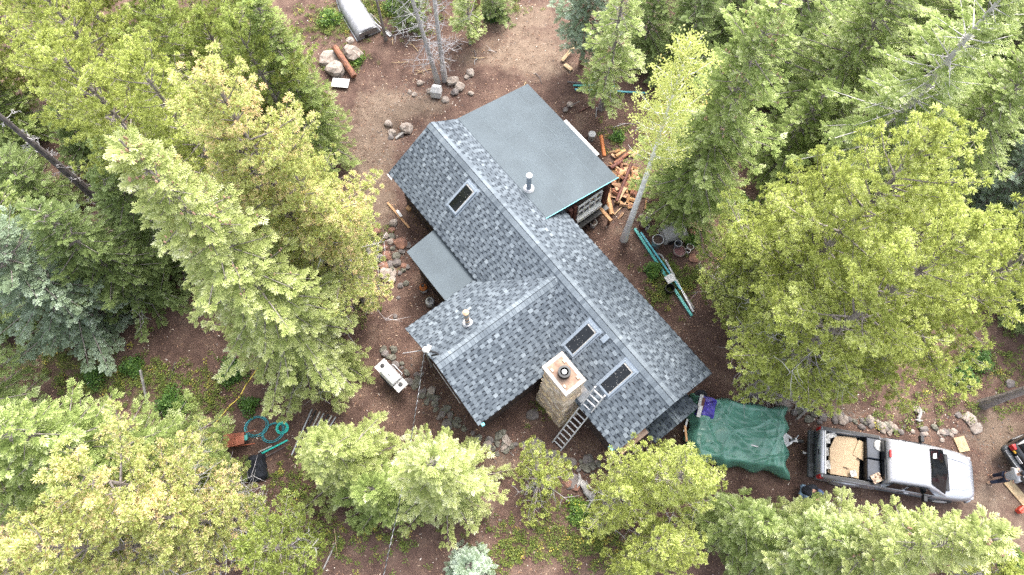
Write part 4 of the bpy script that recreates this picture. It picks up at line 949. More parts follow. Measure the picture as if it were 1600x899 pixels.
def face(root, c, f, up, cap_m=None, hair=True):
    """hair or cap, eyes, nose and mouth set on a head centred at c looking along f"""
    c, f, up = Vector(c), Vector(f).normalized(), Vector(up).normalized(); r = f.cross(up).normalized(); up = r.cross(f)
    Rm = Matrix((f, -r, up)).transposed()
    def blob_(nm, off, d, m, n=10):
        s = MB(); vs = []
        prof = [(math.sin(math.pi * k / n), -math.cos(math.pi * k / n)) for k in range(n + 1)]
        for rr_, z in prof:
            for j in range(14): a = 6.283 * j / 14; vs.append(c + Rm @ Vector((off[0] + d[0] * max(rr_, .01) * math.cos(a), off[1] + d[1] * max(rr_, .01) * math.sin(a), off[2] + d[2] * z)))
        s.add(vs, [(i * 14 + j, i * 14 + (j + 1) % 14, (i + 1) * 14 + (j + 1) % 14, (i + 1) * 14 + j) for i in range(n) for j in range(14)]); return s.build(nm, M[m], root, smooth=True)
    for sy in (-1, 1):
        blob_('eye', (.088, sy * .033, .01), (.012, .014, .010), 'black'); blob_('ear', (.0, sy * .083, .0), (.022, .012, .034), 'skin')
    blob_('nose', (.102, 0, -.015), (.020, .016, .026), 'skin'); blob_('mouth', (.090, 0, -.058), (.010, .026, .007), 'tail')
    if hair: blob_('hair', (-.018, 0, .035), (.105, .088, .098), 'hair')
    if cap_m:
        blob_('cap', (-.005, 0, .062), (.112, .094, .075), cap_m); s = MB(); q = [c + Rm @ Vector(v) for v in ((.08, -.075, .06), (.17, -.05, .045), (.18, 0, .045), (.17, .05, .045), (.08, .075, .06))]
        s.add(q + [v + up * .012 for v in q], [(4, 3, 2, 1, 0), (5, 6, 7, 8, 9), (0, 1, 6, 5), (1, 2, 7, 6), (2, 3, 8, 7), (3, 4, 9, 8)]); s.build('cap_brim', M[cap_m], root)
def person_standing():
    c = P(1548, 749); e = empty('person', (c.x, c.y, gz(c.x, c.y)), math.radians(8), 'person in pale grey shirt and dark trousers stepping up to the black car', 'person')
    J = [(0, 0, .95, .085, .065), (0, 0, 1.12, .08, .06), (.02, 0, 1.32, .10, .06), (.03, 0, 1.46, .055, .05), (.045, 0, 1.52, .055), (.06, 0, 1.60, .085, .09), (.065, 0, 1.69, .085, .09), (.06, 0, 1.745, .05)]
    B = [(0, 1), (1, 2), (2, 3), (3, 4), (4, 5), (5, 6), (6, 7)]
    def limb(a, pts):
        for p in pts: J.append(p); B.append((a, len(J) - 1)); a = len(J) - 1
        return a
    limb(0, [(.02, .10, .88, .07), (.10, .11, .50, .06), (.02, .11, .10, .042), (.14, .12, .045, .04), (.2, .12, .03, .025)])
    limb(0, [(-.01, -.10, .88, .07), (-.02, -.11, .50, .06), (-.22, -.11, .14, .042), (-.12, -.12, .05, .04), (-.05, -.12, .03, .025)])
    l = limb(2, [(.02, .19, 1.38, .045), (.12, .24, 1.12, .042), (.33, .20, 1.05, .028)]); hand(J, B, (.33, .20, 1.05), l, (1, -.1, 0), (0, 1, .1), (0, 0, 1))
    r = limb(2, [(.02, -.19, 1.38, .045), (.0, -.25, 1.10, .042), (.16, -.22, .92, .028)]); hand(J, B, (.16, -.22, .92), r, (.7, .1, -.7), (0, -1, 0), (.7, 0, .7))
    skin_body('body', J, B, M['skin'], e)
    g = lambda rs, pts: [(p[0], p[1], p[2], p[3] + rs) for p in pts]
    S = [(-.01, 0, .88, .158, .13), (0, 0, 1.12, .152, .115), (.02, 0, 1.32, .178, .12), (.03, 0, 1.45, .085, .075), (.02, .19, 1.385, .08), (.09, .225, 1.20, .068), (.02, -.19, 1.385, .08), (.005, -.235, 1.18, .068)]
    skin_body('shirt', S, [(0, 1), (1, 2), (2, 3), (2, 4), (4, 5), (2, 6), (6, 7)], M['shirt'], e)
    S = [(0, 0, .97, .142, .112), (.02, .10, .86, .112), (.10, .11, .50, .08), (.03, .11, .14, .066), (-.01, -.10, .86, .112), (-.02, -.11, .50, .08), (-.20, -.11, .19, .066)]
    skin_body('trousers', S, [(0, 1), (1, 2), (2, 3), (0, 4), (4, 5), (5, 6)], M['navy'], e)
    for pts in ([(.0, .11, .09, .058), (.10, .115, .055, .052), (.20, .12, .045, .042)], [(-.24, -.11, .13, .058), (-.15, -.115, .06, .052), (-.05, -.12, .045, .042)]):
        skin_body('shoe', pts, [(0, 1), (1, 2)], M['tan'], e)
    face(e, (.07, 0, 1.655), (1, 0, -.15), (0, 0, 1), 'dark_cloth')
person_standing()
def person_crouching():
    c = P(1247, 768); e = empty('person', (c.x, c.y, gz(c.x, c.y)), math.radians(-20), 'person in a dark jacket crouching between the trailer and the pickup', 'person')
    J = [(0, 0, .42, .085, .07), (.06, 0, .60, .08, .06), (.16, 0, .78, .10, .06), (.22, 0, .89, .055, .05), (.27, 0, .93, .055), (.33, 0, .98, .085, .09), (.36, 0, 1.05, .085, .09), (.35, 0, 1.10, .05)]
    B = [(0, 1), (1, 2), (2, 3), (3, 4), (4, 5), (5, 6), (6, 7)]
    def limb(a, pts):
        for p in pts: J.append(p); B.append((a, len(J) - 1)); a = len(J) - 1
        return a
    limb(0, [(.03, .11, .40, .07), (.40, .15, .48, .062), (.18, .15, .10, .044), (.30, .16, .045, .04), (.36, .16, .03, .025)])
    limb(0, [(.03, -.11, .40, .07), (.38, -.16, .22, .062), (.0, -.16, .12, .044), (.06, -.16, .05, .04), (.12, -.16, .03, .025)])
    l = limb(2, [(.18, .19, .80, .045), (.36, .24, .58, .042), (.56, .16, .50, .028)]); hand(J, B, (.56, .16, .50), l, (.9, -.2, -.2), (.2, 1, 0), (0, 0, 1))
    r = limb(2, [(.18, -.19, .80, .045), (.34, -.25, .56, .042), (.55, -.16, .45, .028)]); hand(J, B, (.55, -.16, .45), r, (.9, .2, -.2), (.2, -1, 0), (0, 0, 1))
    skin_body('body', J, B, M['skin'], e)
    S = [(-.01, 0, .42, .165, .135), (.05, 0, .60, .17, .13), (.15, 0, .78, .19, .13), (.21, 0, .87, .09, .08), (.18, .19, .80, .088), (.34, .235, .60, .072), (.48, .19, .535, .055), (.18, -.19, .80, .088), (.33, -.245, .59, .072), (.47, -.19, .49, .055)]
    skin_body('jacket', S, [(0, 1), (1, 2), (2, 3), (2, 4), (4, 5), (5, 6), (2, 7), (7, 8), (8, 9)], M['dark_cloth'], e)
    S = [(0, 0, .43, .15, .125), (.05, .11, .41, .115), (.40, .15, .485, .082), (.21, .15, .15, .066), (.05, -.11, .40, .115), (.38, -.16, .225, .082), (.05, -.16, .135, .066)]
    skin_body('trousers', S, [(0, 1), (1, 2), (2, 3), (0, 4), (4, 5), (5, 6)], M['lightblue'], e)
    for pts in ([(.17, .15, .08, .055), (.26, .155, .05, .05), (.36, .16, .045, .04)], [(-.02, -.16, .09, .055), (.05, -.16, .05, .05), (.13, -.16, .045, .04)]):
        skin_body('shoe', pts, [(0, 1), (1, 2)], M['black'], e)
    face(e, (.345, 0, 1.015), (1, 0, -.35), (.35, 0, 1), 'denim')
person_crouching()

# ------------------------------------------------------------------ yard: boat, grill, tanks, ladder, cables
def boat():
    a, b = P(575, 62, .5), P(533, -6, .5); d = b - a; L = 3.9; ang = math.atan2(d.y, d.x)
    c = P(577, 58); e = empty('rowing_boat', (c.x, c.y, gz(c.x, c.y)), ang, 'upturned aluminium rowing boat lying by the trees at the top', 'boat')
    rings = []; n = 12; st = 16
    for i in range(st + 1):
        t = i / st; hw = .60 * (1 - max(0, (t - .35) / .65) ** 2.3) + .015; kh = .52 + .05 * t; x = L * t; ring = []
        for j in range(n + 1):
            s_ = j / n * 2 - 1; y = hw * math.copysign(abs(s_) ** .75, s_); z = kh * (1 - abs(s_) ** 3.2) ** .8 * (.86 + .14 * (1 - abs(s_))) + .16 * t ** 2 * 0
            ring.append((x, y, z + .02))
        rings.append(ring)
    s = MB(); w = n + 1; vs = [v for r in rings for v in r]; fs = [(i * w + j, (i + 1) * w + j, (i + 1) * w + j + 1, i * w + j + 1) for i in range(st) for j in range(n)]; s.add(vs, fs)
    s.add([rings[0][j] for j in range(w)], [tuple(range(w))]); o = s.build('hull', mat('boat_aluminium', (.30, .30, .315), .5, .25, var=.22, scale=4), e); m = o.modifiers.new('t', 'SOLIDIFY'); m.thickness = .01
    for p in o.data.polygons: p.use_smooth = len(p.vertices) == 4
    s = MB()
    s.tube([(0, 0, .545), (1.8, 0, .565), (3.0, 0, .58), (3.85, 0, .56)], .02, 6); s.build('keel', M['alu'], e)
    for sy in (-1, 1):
        s = MB(); s.tube([(L * i / 10, sy * (.60 * (1 - max(0, (i / 10 - .35) / .65) ** 2.3) + .025), .035) for i in range(11)], .025, 6); s.build('gunwale', M['steel'], e)
    s = MB(); s.box((-.02, .12, .14), (.06, .2, .16)); s.build('motor_notch', M['black'], e)
    s = MB(); s.box((-.015, 0, .30), (.03, .9, .3)); s.build('transom_board', M['steel'], e)
boat()
for i, (a, b, lb) in enumerate([((580, 25), (612, 57), 'dark oar lying beside the upturned boat'), ((586, 38), (611, 58), 'pale oar leaning on the upturned boat')]):
    p, q = G(*a, .15), G(*b, .05); s = MB(); s.tube([p - p, q - p], .025, 6); s.bar((q - p) * .78, q - p, .12, .02); single('oar', s, 'greywood' if i == 0 else 'alu', lb, 'oar', p)
def grill():
    c = G(617, 596); e = empty('gas_grill', c, math.radians(-45), 'stainless gas grill on the bare ground left of the cabin', 'grill')
    s = MB(); s.box((0, 0, .36), (.62, .46, .62)); s.build('cabinet', M['black'], e, bevel=.02)
    s = MB(); prof = [(-.27, .80), (-.27, .95), (-.20, 1.06), (-.06, 1.12), (.10, 1.11), (.22, 1.02), (.27, .88), (.27, .80)]
    s.loft([[(x, y, z) for y, z in prof] for x in (-.36, .36)]); lid = s.build('lid', mat('brushed_lid', (.60, .60, .61), .3, .5, var=.1, scale=3), e, bevel=.015)
    s = MB(); s.tube([(-.28, .29, .93), (-.26, .35, .93), (.26, .35, .93), (.28, .29, .93)], .016, 6); s.build('lid_handle', M['alu'], lid)
    s = MB(); s.box((0, -.05, 1.125), (.10, .03, .012)); s.build('badge', M['black'], lid)
    s = MB(); s.box((0, -.30, .70), (.7, .03, .2)); s.box((0, 0, .75), (.74, .56, .12)); s.build('firebox', M['black'], e, bevel=.01)
    for sx in (-1, 1):
        s = MB(); s.box((sx * .54, 0, .86), (.34, .50, .05)); sh = s.build('side_shelf', M['white'], e, bevel=.015)
        s = MB(); s.lathe([(.09, .885), (.09, .90), (.05, .91)], (sx * .52, .02, 0), 14); s.build('burner', M['black'], sh)
        for sy in (-1, 1): s = MB(); s.lathe([(.05, 0), (.06, .05), (.05, .1)], (sx * .26, sy * .18, 0), 10); s.build('castor', M['rubber'], e)
grill()
def tank(px, py, m, top, label, r=.16):
    c = G(px, py); e = empty('propane_tank', c, 0, label, 'gas tank')
    s = MB(); s.lathe([(r * .75, .02), (r, .10), (r, .30)], n=18); s.lathe([(r, .30), (r * .92, .37), (r * .5, .43), (.05, .445)], n=18, m=1); s.build('cylinder', [M[m], M[top]], e, smooth=False)
    s = MB()
    for i in range(14): a = 5.0 * i / 14; s.box((.085 * math.cos(a), .085 * math.sin(a), .48), (.012, .042, .11), Matrix.Rotation(a, 3, 'Z'))
    s.build('collar', M[top], e); s = MB(); s.lathe([(.03, .43), (.03, .50), (.05, .51), (.05, .53)], n=10); s.build('valve', M['black'], e); s = MB(); s.lathe([(r * .7, 0), (r * .7, .05)], n=18); s.build('foot_ring', M[m], e)
tank(673, 476, 'white', 'white', 'white propane tank tucked beside the small flat roof', .19)
tank(663, 454, 'white', 'orange', 'propane tank with an orange top beside the white tank', .17)
def ladder():
    a, b = P(870, 697.5) + Vector((0, 0, .02)), P(937.5, 611.5, 3.45); e = empty('ladder', a, 0, 'aluminium ladder leaning on the roof edge beside the chimney', 'ladder'); d = b - a; sd_ = d.cross(Vector((0, 0, 1))).normalized()
    for s_ in (-1, 1): s = MB(); s.bar(sd_ * .22 * s_, d + sd_ * .22 * s_, .045, .085); s.build('rail', M['alu'], e)
    n = 13
    for i in range(n): s = MB(); p = d * ((i + .45) / n); s.tube([p - sd_ * .22, p + sd_ * .22], .026, 6); s.build('rung', M['alu'], e)
ladder()
# twisted service cable from the mast to the lower left
def cable():
    a = HV(-1.35, -5.55, 3.95); b = P(598, 905, 3.0); e = []; n = 60
    s = MB(); pts = [a.lerp(b, i / n) - Vector((0, 0, .55 * math.sin(math.pi * i / n))) - a for i in range(n + 1)]; s.tube(pts, .008, 5, 0)
    ns = 700; d = (b - a).normalized(); u = d.orthogonal().normalized(); w = d.cross(u)
    for k, mi in ((0, 1), (3.14, 0)):
        s.tube([(lambda q, t: q + (u * math.cos(t) + w * math.sin(t)) * .010)(a.lerp(b, i / ns) - Vector((0, 0, .55 * math.sin(math.pi * i / ns))) - a, i * 6.283 / 21 + k) for i in range(ns + 1)], .009, 4, mi)
    single('service_cable', s, [M['black'], M['steel']], 'twisted black and silver service cable running down from the wing\'s gable mast', 'cable', a)
cable()
def hose(name, pts, r, m, label, cat='hose', z=.02, n=6):
    c = G(*pts[0]); raw = [G(*p, z) - c for p in pts]; P2 = []
    for i in range(len(raw) - 1):
        p0, p1, p2, p3 = raw[max(0, i - 1)], raw[i], raw[i + 1], raw[min(len(raw) - 1, i + 2)]
        for k in range(6):
            t = k / 6; P2.append(.5 * ((2 * p1) + (p2 - p0) * t + (2 * p0 - 5 * p1 + 4 * p2 - p3) * t * t + (3 * p1 - p0 - 3 * p2 + p3) * t ** 3))
    P2.append(raw[-1]); s = MB(); s.tube(P2, r, n); return single(name, s, m, label, cat, c, smooth=True)
hose('yellow_hose', [(328, 672), (345, 652), (360, 634), (374, 622), (384, 604), (396, 588), (408, 568)], .022, 'yellow', 'yellow hose running straight across the left clearing')
def coil(name, px, py, r, turns, m, label, rt=.014, sq=1.0, rz=0, jit=.04, seed=0):
    rng = np.random.default_rng(seed); c = G(px, py); s = MB(); pts = []; n = 26 * turns
    for i in range(n + 1):
        t = i / n; a = 6.283 * turns * t; k = r * (1 + jit * math.sin(a * .37 + seed) + jit * 1.6 * math.sin(a / turns * 1.7)); pts.append((k * math.cos(a), k * sq * math.sin(a), .02 + .05 * abs(math.sin(a * .5 + seed)) * t))
    s.tube(pts, rt, 6); return single(name, s, m, label, 'hose', c, (0, 0, rz), smooth=True)
coil('coiled_hose', 401, 667, .42, 4, 'hose', 'large loose coil of dark teal hose, the left one', .012, .85, .3, .05, 1)
coil('coiled_hose', 427, 676, .42, 4, 'hose', 'large loose coil of dark teal hose crossing under the bright coil', .012, .8, .5, .05, 2)
coil('coiled_hose', 441, 669, .20, 9, 'hose2', 'tight bright turquoise coil on top of the teal hose', .017, 1, 0, .09, 3)
def strip(name, a, b, w, h, m, label, cat='pipe', z=.04, z2=None, round_=False, group=None):
    p, q = G(*a, z), G(*b, z if z2 is None else z2); s = MB()
    if round_: s.tube([p - p, q - p], w / 2, 10)
    else: s.bar(p - p, q - p, w, h)
    return single(name, s, m, label, cat, p, group=group)
strip('pipe', (409, 709), (450, 688), .075, .075, 'hose2', 'turquoise pipe below the hose coils', round_=True); strip('pipe', (404, 707), (425, 697), .06, .06, 'offwhite', 'short pale pipe beside the turquoise pipe', round_=True); strip('rod', (413, 716), (446, 698), .03, .03, 'darktwig', 'dark thin rod below the turquoise pipe', 'rod')
for i in range(7):
    x = 456 + i * 6.2; strip('metal_bar', (x, 712 - i * 1.5), (x + 32, 640 + i * 2.0), .05, .05, ('steel', 'black', 'offwhite')[i % 3], 'long bar of the bundle sticking out from under the light green fir', 'bar', .05 + .01 * (i % 2), group='bundle of long bars under the fir')
def barrow():
    c = G(372, 690); e = empty('wheelbarrow', c, math.radians(10), 'rust-red wheelbarrow tub beside the coiled hoses', 'wheelbarrow')
    s = MB(); s.loft([[(x * k, y * k, z) for x, y in ((-.42, -.28), (.38, -.22), (.38, .22), (-.42, .28))] for k, z in ((1.0, .42), (.6, .14))]); s.build('tub', M['rustred'], e, bevel=.02)
    for sy in (-1, 1): s = MB(); s.tube([(-.1, sy * .2, .16), (.75, sy * .26, .34)], .022, 6); s.build('handle', M['rustred'], e)
    car_wheel(e, -.58, 0, .17, .08); s = MB(); s.box((.40, .02, .3), (.14, .2, .14)); s.build('bucket', M['tealpipe'], e, bevel=.03)
barrow()
drape('black_tarp', 'dark_cloth', 'crumpled black sheet lying below the wheelbarrow', .75, 1.0, .38, *G(402, 732)[:2], .3, 14.2, .3, .16)
# firewood
rd = random.Random(21)
FW = 'split firewood heaped behind the addition'
k = 0
for i in range(104):
    a = rd.gauss(0, 1); b = rd.gauss(0, 1); px, py = 974 + a * 14 + b * 5, 288 + b * 21
    if px < 948 + max(0, (300 - py) * .2): px = 950 + rd.random() * 20
    L = rd.uniform(.28, .5); r = rd.uniform(.05, .09); s = MB(); n = rd.choice((3, 4, 5)); ring = [(math.cos(6.283 * j / n + .3) * r * rd.uniform(.7, 1.2), math.sin(6.283 * j / n + .3) * r * rd.uniform(.7, 1.2)) for j in range(n)]
    s.loft([[(-L / 2, y, z) for y, z in ring], [(L / 2, y * rd.uniform(.85, 1), z * .95) for y, z in ring]])
    p = G(px, py); z = .06 + .42 * math.exp(-((px - 970) / 16) ** 2 - ((py - 285) / 24) ** 2) * rd.random()
    single('firewood', s, mat('split_wood', (.42, .265, .155), .85, color2=(.23, .125, .075), scale=9) if i == 0 else (M['timber'] if rd.random() < .35 else M['log'] if rd.random() < .35 else bpy.data.materials['split_wood']), 'piece of ' + FW, 'firewood', (p.x, p.y, p.z + z), (rd.uniform(-.4, .4), rd.uniform(-.5, .5), rd.uniform(0, 3.1)), 'split firewood pile')
for i, (a, b, w, m, lb, z) in enumerate([((937, 222), (943, 250), .17, 'orange', 'orange-brown peeled post leaning at the addition\'s eave', .5), ((944, 292), (955, 338), .22, 'timber', 'stout honey-brown log standing out of the woodpile', .25), ((951, 290), (946, 320), .18, 'log', 'dark red log beside the honey-brown log', .2), ((985, 262), (962, 320), .15, 'redwood', 'long dark brown pole across the woodpile', .5), ((958, 262), (985, 240), .16, 'log', 'red-brown log at the top of the woodpile', .3), ((960, 252), (975, 240), .15, 'timber', 'pale cut log at the top of the woodpile', .4), ((990, 305), (960, 336), .05, 'palewood', 'thin pale lath at the foot of the woodpile', .06), ((952, 270), (972, 255), .18, 'redwood', 'dark log under the addition\'s eave', .35), ((975, 300), (962, 320), .17, 'palewood', 'wide pale split plank in the woodpile', .3)]):
    strip('log', a, b, w, w, m, lb, 'log', z, z * .6, round_=w > .1 and m != 'palewood')
# L shaped timber frame and its footing
tf = empty('timber_frame', G(928, 325), 0, 'corner of honey-coloured beams standing beside the addition window', 'timber frame'); tl0 = tf.location.copy()
for a, b in (((905, 344), (936, 323)), ((934, 322), (955, 346))):
    s = MB(); p, q = P(*a, .55), P(*b, .55); s.bar(p - tl0, q - tl0, .14, .14); s.build('beam', M['timber'], tf, bevel=.01)
for q in ((908, 345), (952, 345)): s = MB(); p = P(*q, .25) - tl0; s.box((p.x, p.y, .25), (.1, .1, .52)); s.build('leg', M['redwood'], tf)
def bucket(px, py, r, h, m, label, cat='bucket', rim='offwhite', fill=None, name='bucket', dz=0.0):
    c = G(px, py, dz); e = empty(name, c, 0, label, cat); s = MB(); s.lathe([(r * .84, 0), (r, h), (r * .92, h), (r * .78, h * .6 if fill else .03)], n=18); s.build('bucket_wall' if name == 'bucket' else 'vessel', M[m], e)
    s = MB(); n = 18; s.tube([(r * 1.0 * math.cos(6.283 * i / n), r * 1.0 * math.sin(6.283 * i / n), h) for i in range(n + 1)], r * .07 + .004, 6, cap=False); s.build('rim', M[rim], e)
    if fill: s = MB(); s.lathe([(r * .9, h * .86), (r * .9, h * .9)], n=18); s.build('contents', M[fill], e)
    return e
bk = bucket(926, 353, .15, .34, 'white', 'white bucket with a dark post in it under the timber frame', fill='soil'); s = MB(); s.tube([(0, 0, .2), (0, 0, .75)], .03, 8); s.build('post', M['darktwig'], bk)
b2 = bucket(924, 217, .16, .38, 'white', 'white bucket with a lid beside the addition gutter'); s = MB(); s.lathe([(.165, .38), (.165, .41), (.06, .425)], n=18); s.build('lid', M['white'], b2)
# teal pipes east of the cabin
strip('gutter_length', (991, 359), (1080, 495), .11, .06, 'tealpipe', 'longest teal gutter length lying along the cabin yard', z=.10); strip('gutter_length', (1000, 366), (1062, 455), .07, .05, 'teal', 'lighter teal gutter length on top of the longest one', z=.17)
strip('gutter_length', (1038, 408), (1082, 489), .07, .05, 'alu', 'silver gutter length beside the teal ones', z=.14); strip('lath', (1050, 432), (1084, 484), .05, .03, 'greywood', 'grey lath beside the silver gutter length', z=.10)
coil('hose_ring', 1029, 406, .20, 3, 'offwhite', 'pale hose ring hung over the teal gutters', .03, 1.2, .2, .02, 4)
s = MB(); s.box((0, 0, 0), (.42, .34, .05)); single('white_board', s, 'white', 'small white board on a dark pot beside the teal gutters', 'board', G(1043, 443, .52), (.1, .1, .55), bevel=.015)
bucket(1044, 456, .19, .42, 'black', 'dark pot under the small white board', 'pot', 'black', name='pot')
bucket(1024, 384, .23, .62, 'steel', 'large galvanised can at the teal gutters', 'can', 'alu', 'soil', name='metal_can'); bucket(1056, 388, .15, .50, 'steel', 'narrow galvanised can behind the maroon planter', 'can', 'alu', name='metal_can')
bucket(1060, 396, .25, .26, 'planter', 'maroon glazed round planter', 'planter', 'palestone', 'planter', name='planter'); bucket(1076, 390, .14, .3, 'planter', 'small maroon pot with a white rim', 'pot', 'white', 'soil', name='pot'); bucket(1003, 356, .16, .34, 'redwood', 'dark brown pot near the aspen', 'pot', 'black', 'soil', name='pot')
for i, (px, py, r, lb) in enumerate([(1011, 347, .12, 'white vase beside the dark brown pot'), (1010, 358, .09, 'small white jar in front of the white vase'), (1073, 395, .11, 'white bowl at the maroon pots'), (1047, 380, .13, 'dark little pot before the silver sheet')]):
    bucket(px, py, r, .26, 'white' if i < 3 else 'black', lb, 'vase', 'white' if i < 3 else 'black', name='vase')
drape('foil_sheet', 'offwhite', 'crumpled silver sheet heaped behind the cans', 1.15, .8, .45, *G(1050, 366)[:2], .3, 22.0, .3, .22)
strip('plank', (1062, 340), (1098, 360), .26, .05, 'palewood', 'wide pale plank lying below the firs', 'plank', .12); rock('flat_stone', 1080, 362, .18, 'rust_stone', 'reddish flat stone by the pale plank', flat=.4); rock('flat_stone', 1083, 405, .22, 'rust_stone', 'reddish slab beside the maroon planter', flat=.4); rock('flat_stone', 1002, 339, .13, 'palestone', 'pink stone by the aspen')
# planks and pipes behind the addition
strip('plank', (878, 98), (904, 74), .16, .05, 'palewood', 'longer pale plank propped at the reddish fir trunk', 'plank', .1, .5); strip('plank', (882, 103), (893, 112), .2, .06, 'palewood', 'short pale plank below the longer one', 'plank', .08)
for a, b, m, lb in (((898, 143), (1010, 148), 'teal', 'turquoise pipe lying behind the bright green fir'), ((895, 137), (960, 138), 'tealpipe', 'teal pipe above the turquoise one'), ((886, 132), (930, 135), 'darktwig', 'dark pole beside the teal pipes')): strip('pipe', a, b, .09, .09, m, lb, z=.12, round_=True)
rock('white_stone', 891, 165, .16, 'palestone', 'white stone on the path behind the addition'); rock('grey_stone', 884, 172, .13, 'stone', 'grey stone beside the white stone on the path'); strip('post', (931, 183), (931, 176), .04, .04, 'alu', 'short pale stake near the bright fir', 'stake', .0, .4); strip('branch', (905, 175), (935, 160), .05, .05, 'redwood', 'thin red branch on the ground behind the addition', 'branch', .03)
strip('pole', (882, 175), (900, 192), .03, .03, 'greywood', 'thin grey pole touching the addition roof', 'pole', .3, 1.6)
# boulders, log and board beside the boat
rock('boulder', 552, 88, .48, 'palestone', 'large pale boulder below the boat', flat=.75, cat='boulder', seed=1); rock('boulder', 549, 72, .2, 'palestone', 'small white stone on top of the large pale boulder', cat='boulder', seed=2); bpy.data.objects['boulder.001'].location.z += .3
rock('boulder', 518, 96, .5, 'palestone', 'pale slab boulder left of the red log', flat=.45, cat='boulder', seed=5, asp=1.2); rock('boulder', 527, 112, .5, 'palestone', 'rounded tan boulder in front of the red log', flat=.7, cat='boulder', seed=3); strip('log', (527, 86), (555, 124), .30, .3, 'log', 'short peeled red log lying over the boulders', 'log', .55, .2, round_=True); strip('white_board', (520, 132), (546, 134), .5, .03, 'white', 'white board at the foot of the boulders', 'board', .15)
# white block and stones at the bare trunks
s = MB(); s.loft([rrect(0, .22, 0, .36, .05), rrect(.28, .26, 0, .44, .06), rrect(.52, .2, 0, .36, .05)]); single('stone_block', s, 'white', 'upright white stone block at the foot of the bare grey trunks', 'stone', G(683, 150), (0, -1.0, 1.4))
for i, (px, py, s_, m, lb) in enumerate([(707, 129, .3, 'palestone', 'white round stone right of the stone block'), (718, 138, .24, 'palestone', 'pale stone second right of the stone block'), (711, 146, .2, 'stone', 'grey stone below the white round stone'), (735, 116, .22, 'palestone', 'pale egg-shaped stone on the path'), (729, 122, .13, 'palestone', 'small stone beside the egg-shaped one'), (656, 130, .16, 'palestone', 'lone pink stone left of the bare trunks'), (696, 158, .2, 'palestone', 'tan stone on the dirt mound'), (672, 144, .17, 'palestone', 'pale stone left of the stone block'), (736, 147, .14, 'palestone', 'pinkish stone at the far right of the row'),
     (636, 200, .3, 'palestone', 'largest pale stone at the dug pit'), (625, 208, .16, 'stone', 'grey stone in the dug pit'), (612, 205, .2, 'palestone', 'pinkish stone left of the dug pit'), (610, 213, .15, 'stone', 'small grey stone at the pit\'s lower left'), (607, 193, .18, 'palestone', 'tan stone above the dug pit'), (640, 145, .12, 'palestone', 'small cream stone on the mound'), (648, 150, .14, 'palestone', 'cream stone at the mound\'s crest')]):
    rock('field_stone', px, py, s_, m, lb, seed=i, cat='stone')
strip('stick', (618, 215), (632, 205), .10, .08, 'greywood', 'pale split log end in the dug pit', 'log', .05, .15)
# rubble by the small roof, dry stone edging, drive edge
rd = random.Random(8)
for i in range(40):
    px, py = 617 + rd.gauss(0, 15), 405 + rd.gauss(0, 24)
    if px > 650 - .2 * (py - 380): continue
    rock('rubble_stone', px, py, rd.uniform(.08, .19), rd.choice(('stone', 'palestone', 'rust_stone', 'stone', 'lichen')), 'stone of the loose rubble heap beside the small flat roof', 'rubble stones by the small flat roof', i, rd.uniform(.5, .8), 'stone')
for px, py, s_, m, lb in ((628, 383, .30, 'rust_stone', 'biggest reddish stone of the rubble heap'), (604, 429, .3, 'palestone', 'biggest pale stone of the rubble heap'), (600, 417, .22, 'rust_stone', 'orange stone above the biggest pale one'), (612, 438, .2, 'palestone', 'pink oblong stone at the lower rubble edge')): rock('rubble_stone', px, py, s_, m, lb, seed=5, cat='stone')
def line(pts, n, jx, lab, grp, mats, s0, s1, seed, name='edging_stone'):
    rd = random.Random(seed)
    for i in range(n):
        t = rd.random() * (len(pts) - 1); k = int(t); f = t - k; px = pts[k][0] + (pts[k + 1][0] - pts[k][0]) * f + rd.gauss(0, jx); py = pts[k][1] + (pts[k + 1][1] - pts[k][1]) * f + rd.gauss(0, jx)
        c = P(px, py)
        if in_house(c.x, c.y, .25): continue
        rock(name, px, py, rd.uniform(s0 * .6, s1) * .62, rd.choice(mats), lab, grp, i, rd.uniform(.45, .75), 'stone', rd.uniform(.9, 1.7))
line([(602, 545), (628, 575), (655, 600), (672, 622), (700, 650), (728, 672)], 70, 6, 'lichened stone of the edging below the wing\'s gable', 'edging stones below the gable', ('lichen', 'lichen', 'stone'), .10, .24, 2)
line([(728, 680), (765, 690), (805, 700), (850, 712), (900, 722), (960, 735), (1010, 745)], 80, 6, 'lichened stone of the low edging below the chimney', 'edging stones below the chimney', ('lichen', 'stone', 'lichen', 'palestone'), .10, .26, 3)
line([(1215, 628), (1270, 648), (1320, 654), (1370, 664), (1405, 672)], 80, 4, 'lichened stone of the wall along the drive', 'wall stones along the drive', ('lichen', 'stone', 'palestone'), .10, .24, 4, 'wall_stone')
line([(1410, 670), (1450, 678), (1495, 675)], 18, 5, 'grey stone of the row above the pickup', 'stones above the pickup', ('stone', 'palestone', 'lichen'), .10, .2, 5, 'wall_stone')
for i, (px, py, s_, fl, lb) in enumerate([(1514, 655, .27, .35, 'upper of two big flat grey slabs beside the drive'), (1524, 669, .25, .35, 'lower of two big flat grey slabs beside the drive'), (1497, 649, .13, .6, 'small pale stone left of the two slabs'), (1577, 600, .2, .5, 'grey stone on the bank above the leaning trunk'), (832, 648, .24, .6, 'mossy stone at the left foot of the chimney'), (675, 610, .18, .6, 'pale round stone under the service cable'), (840, 696, .28, .35, 'flat stone at the ladder\'s foot'), (893, 752, .3, .4, 'mossy slab above the root log'), (780, 640, .1, .6, 'lone small stone in the wing\'s yard corner'), (1432, 640, .16, .5, 'white stone at the drift root')]):
    rock('slab_stone' if fl < .5 else 'stone', px, py, s_, 'stone' if i not in (0, 1, 5, 9) else 'palestone', lb, seed=i + 40, flat=fl, cat='stone')
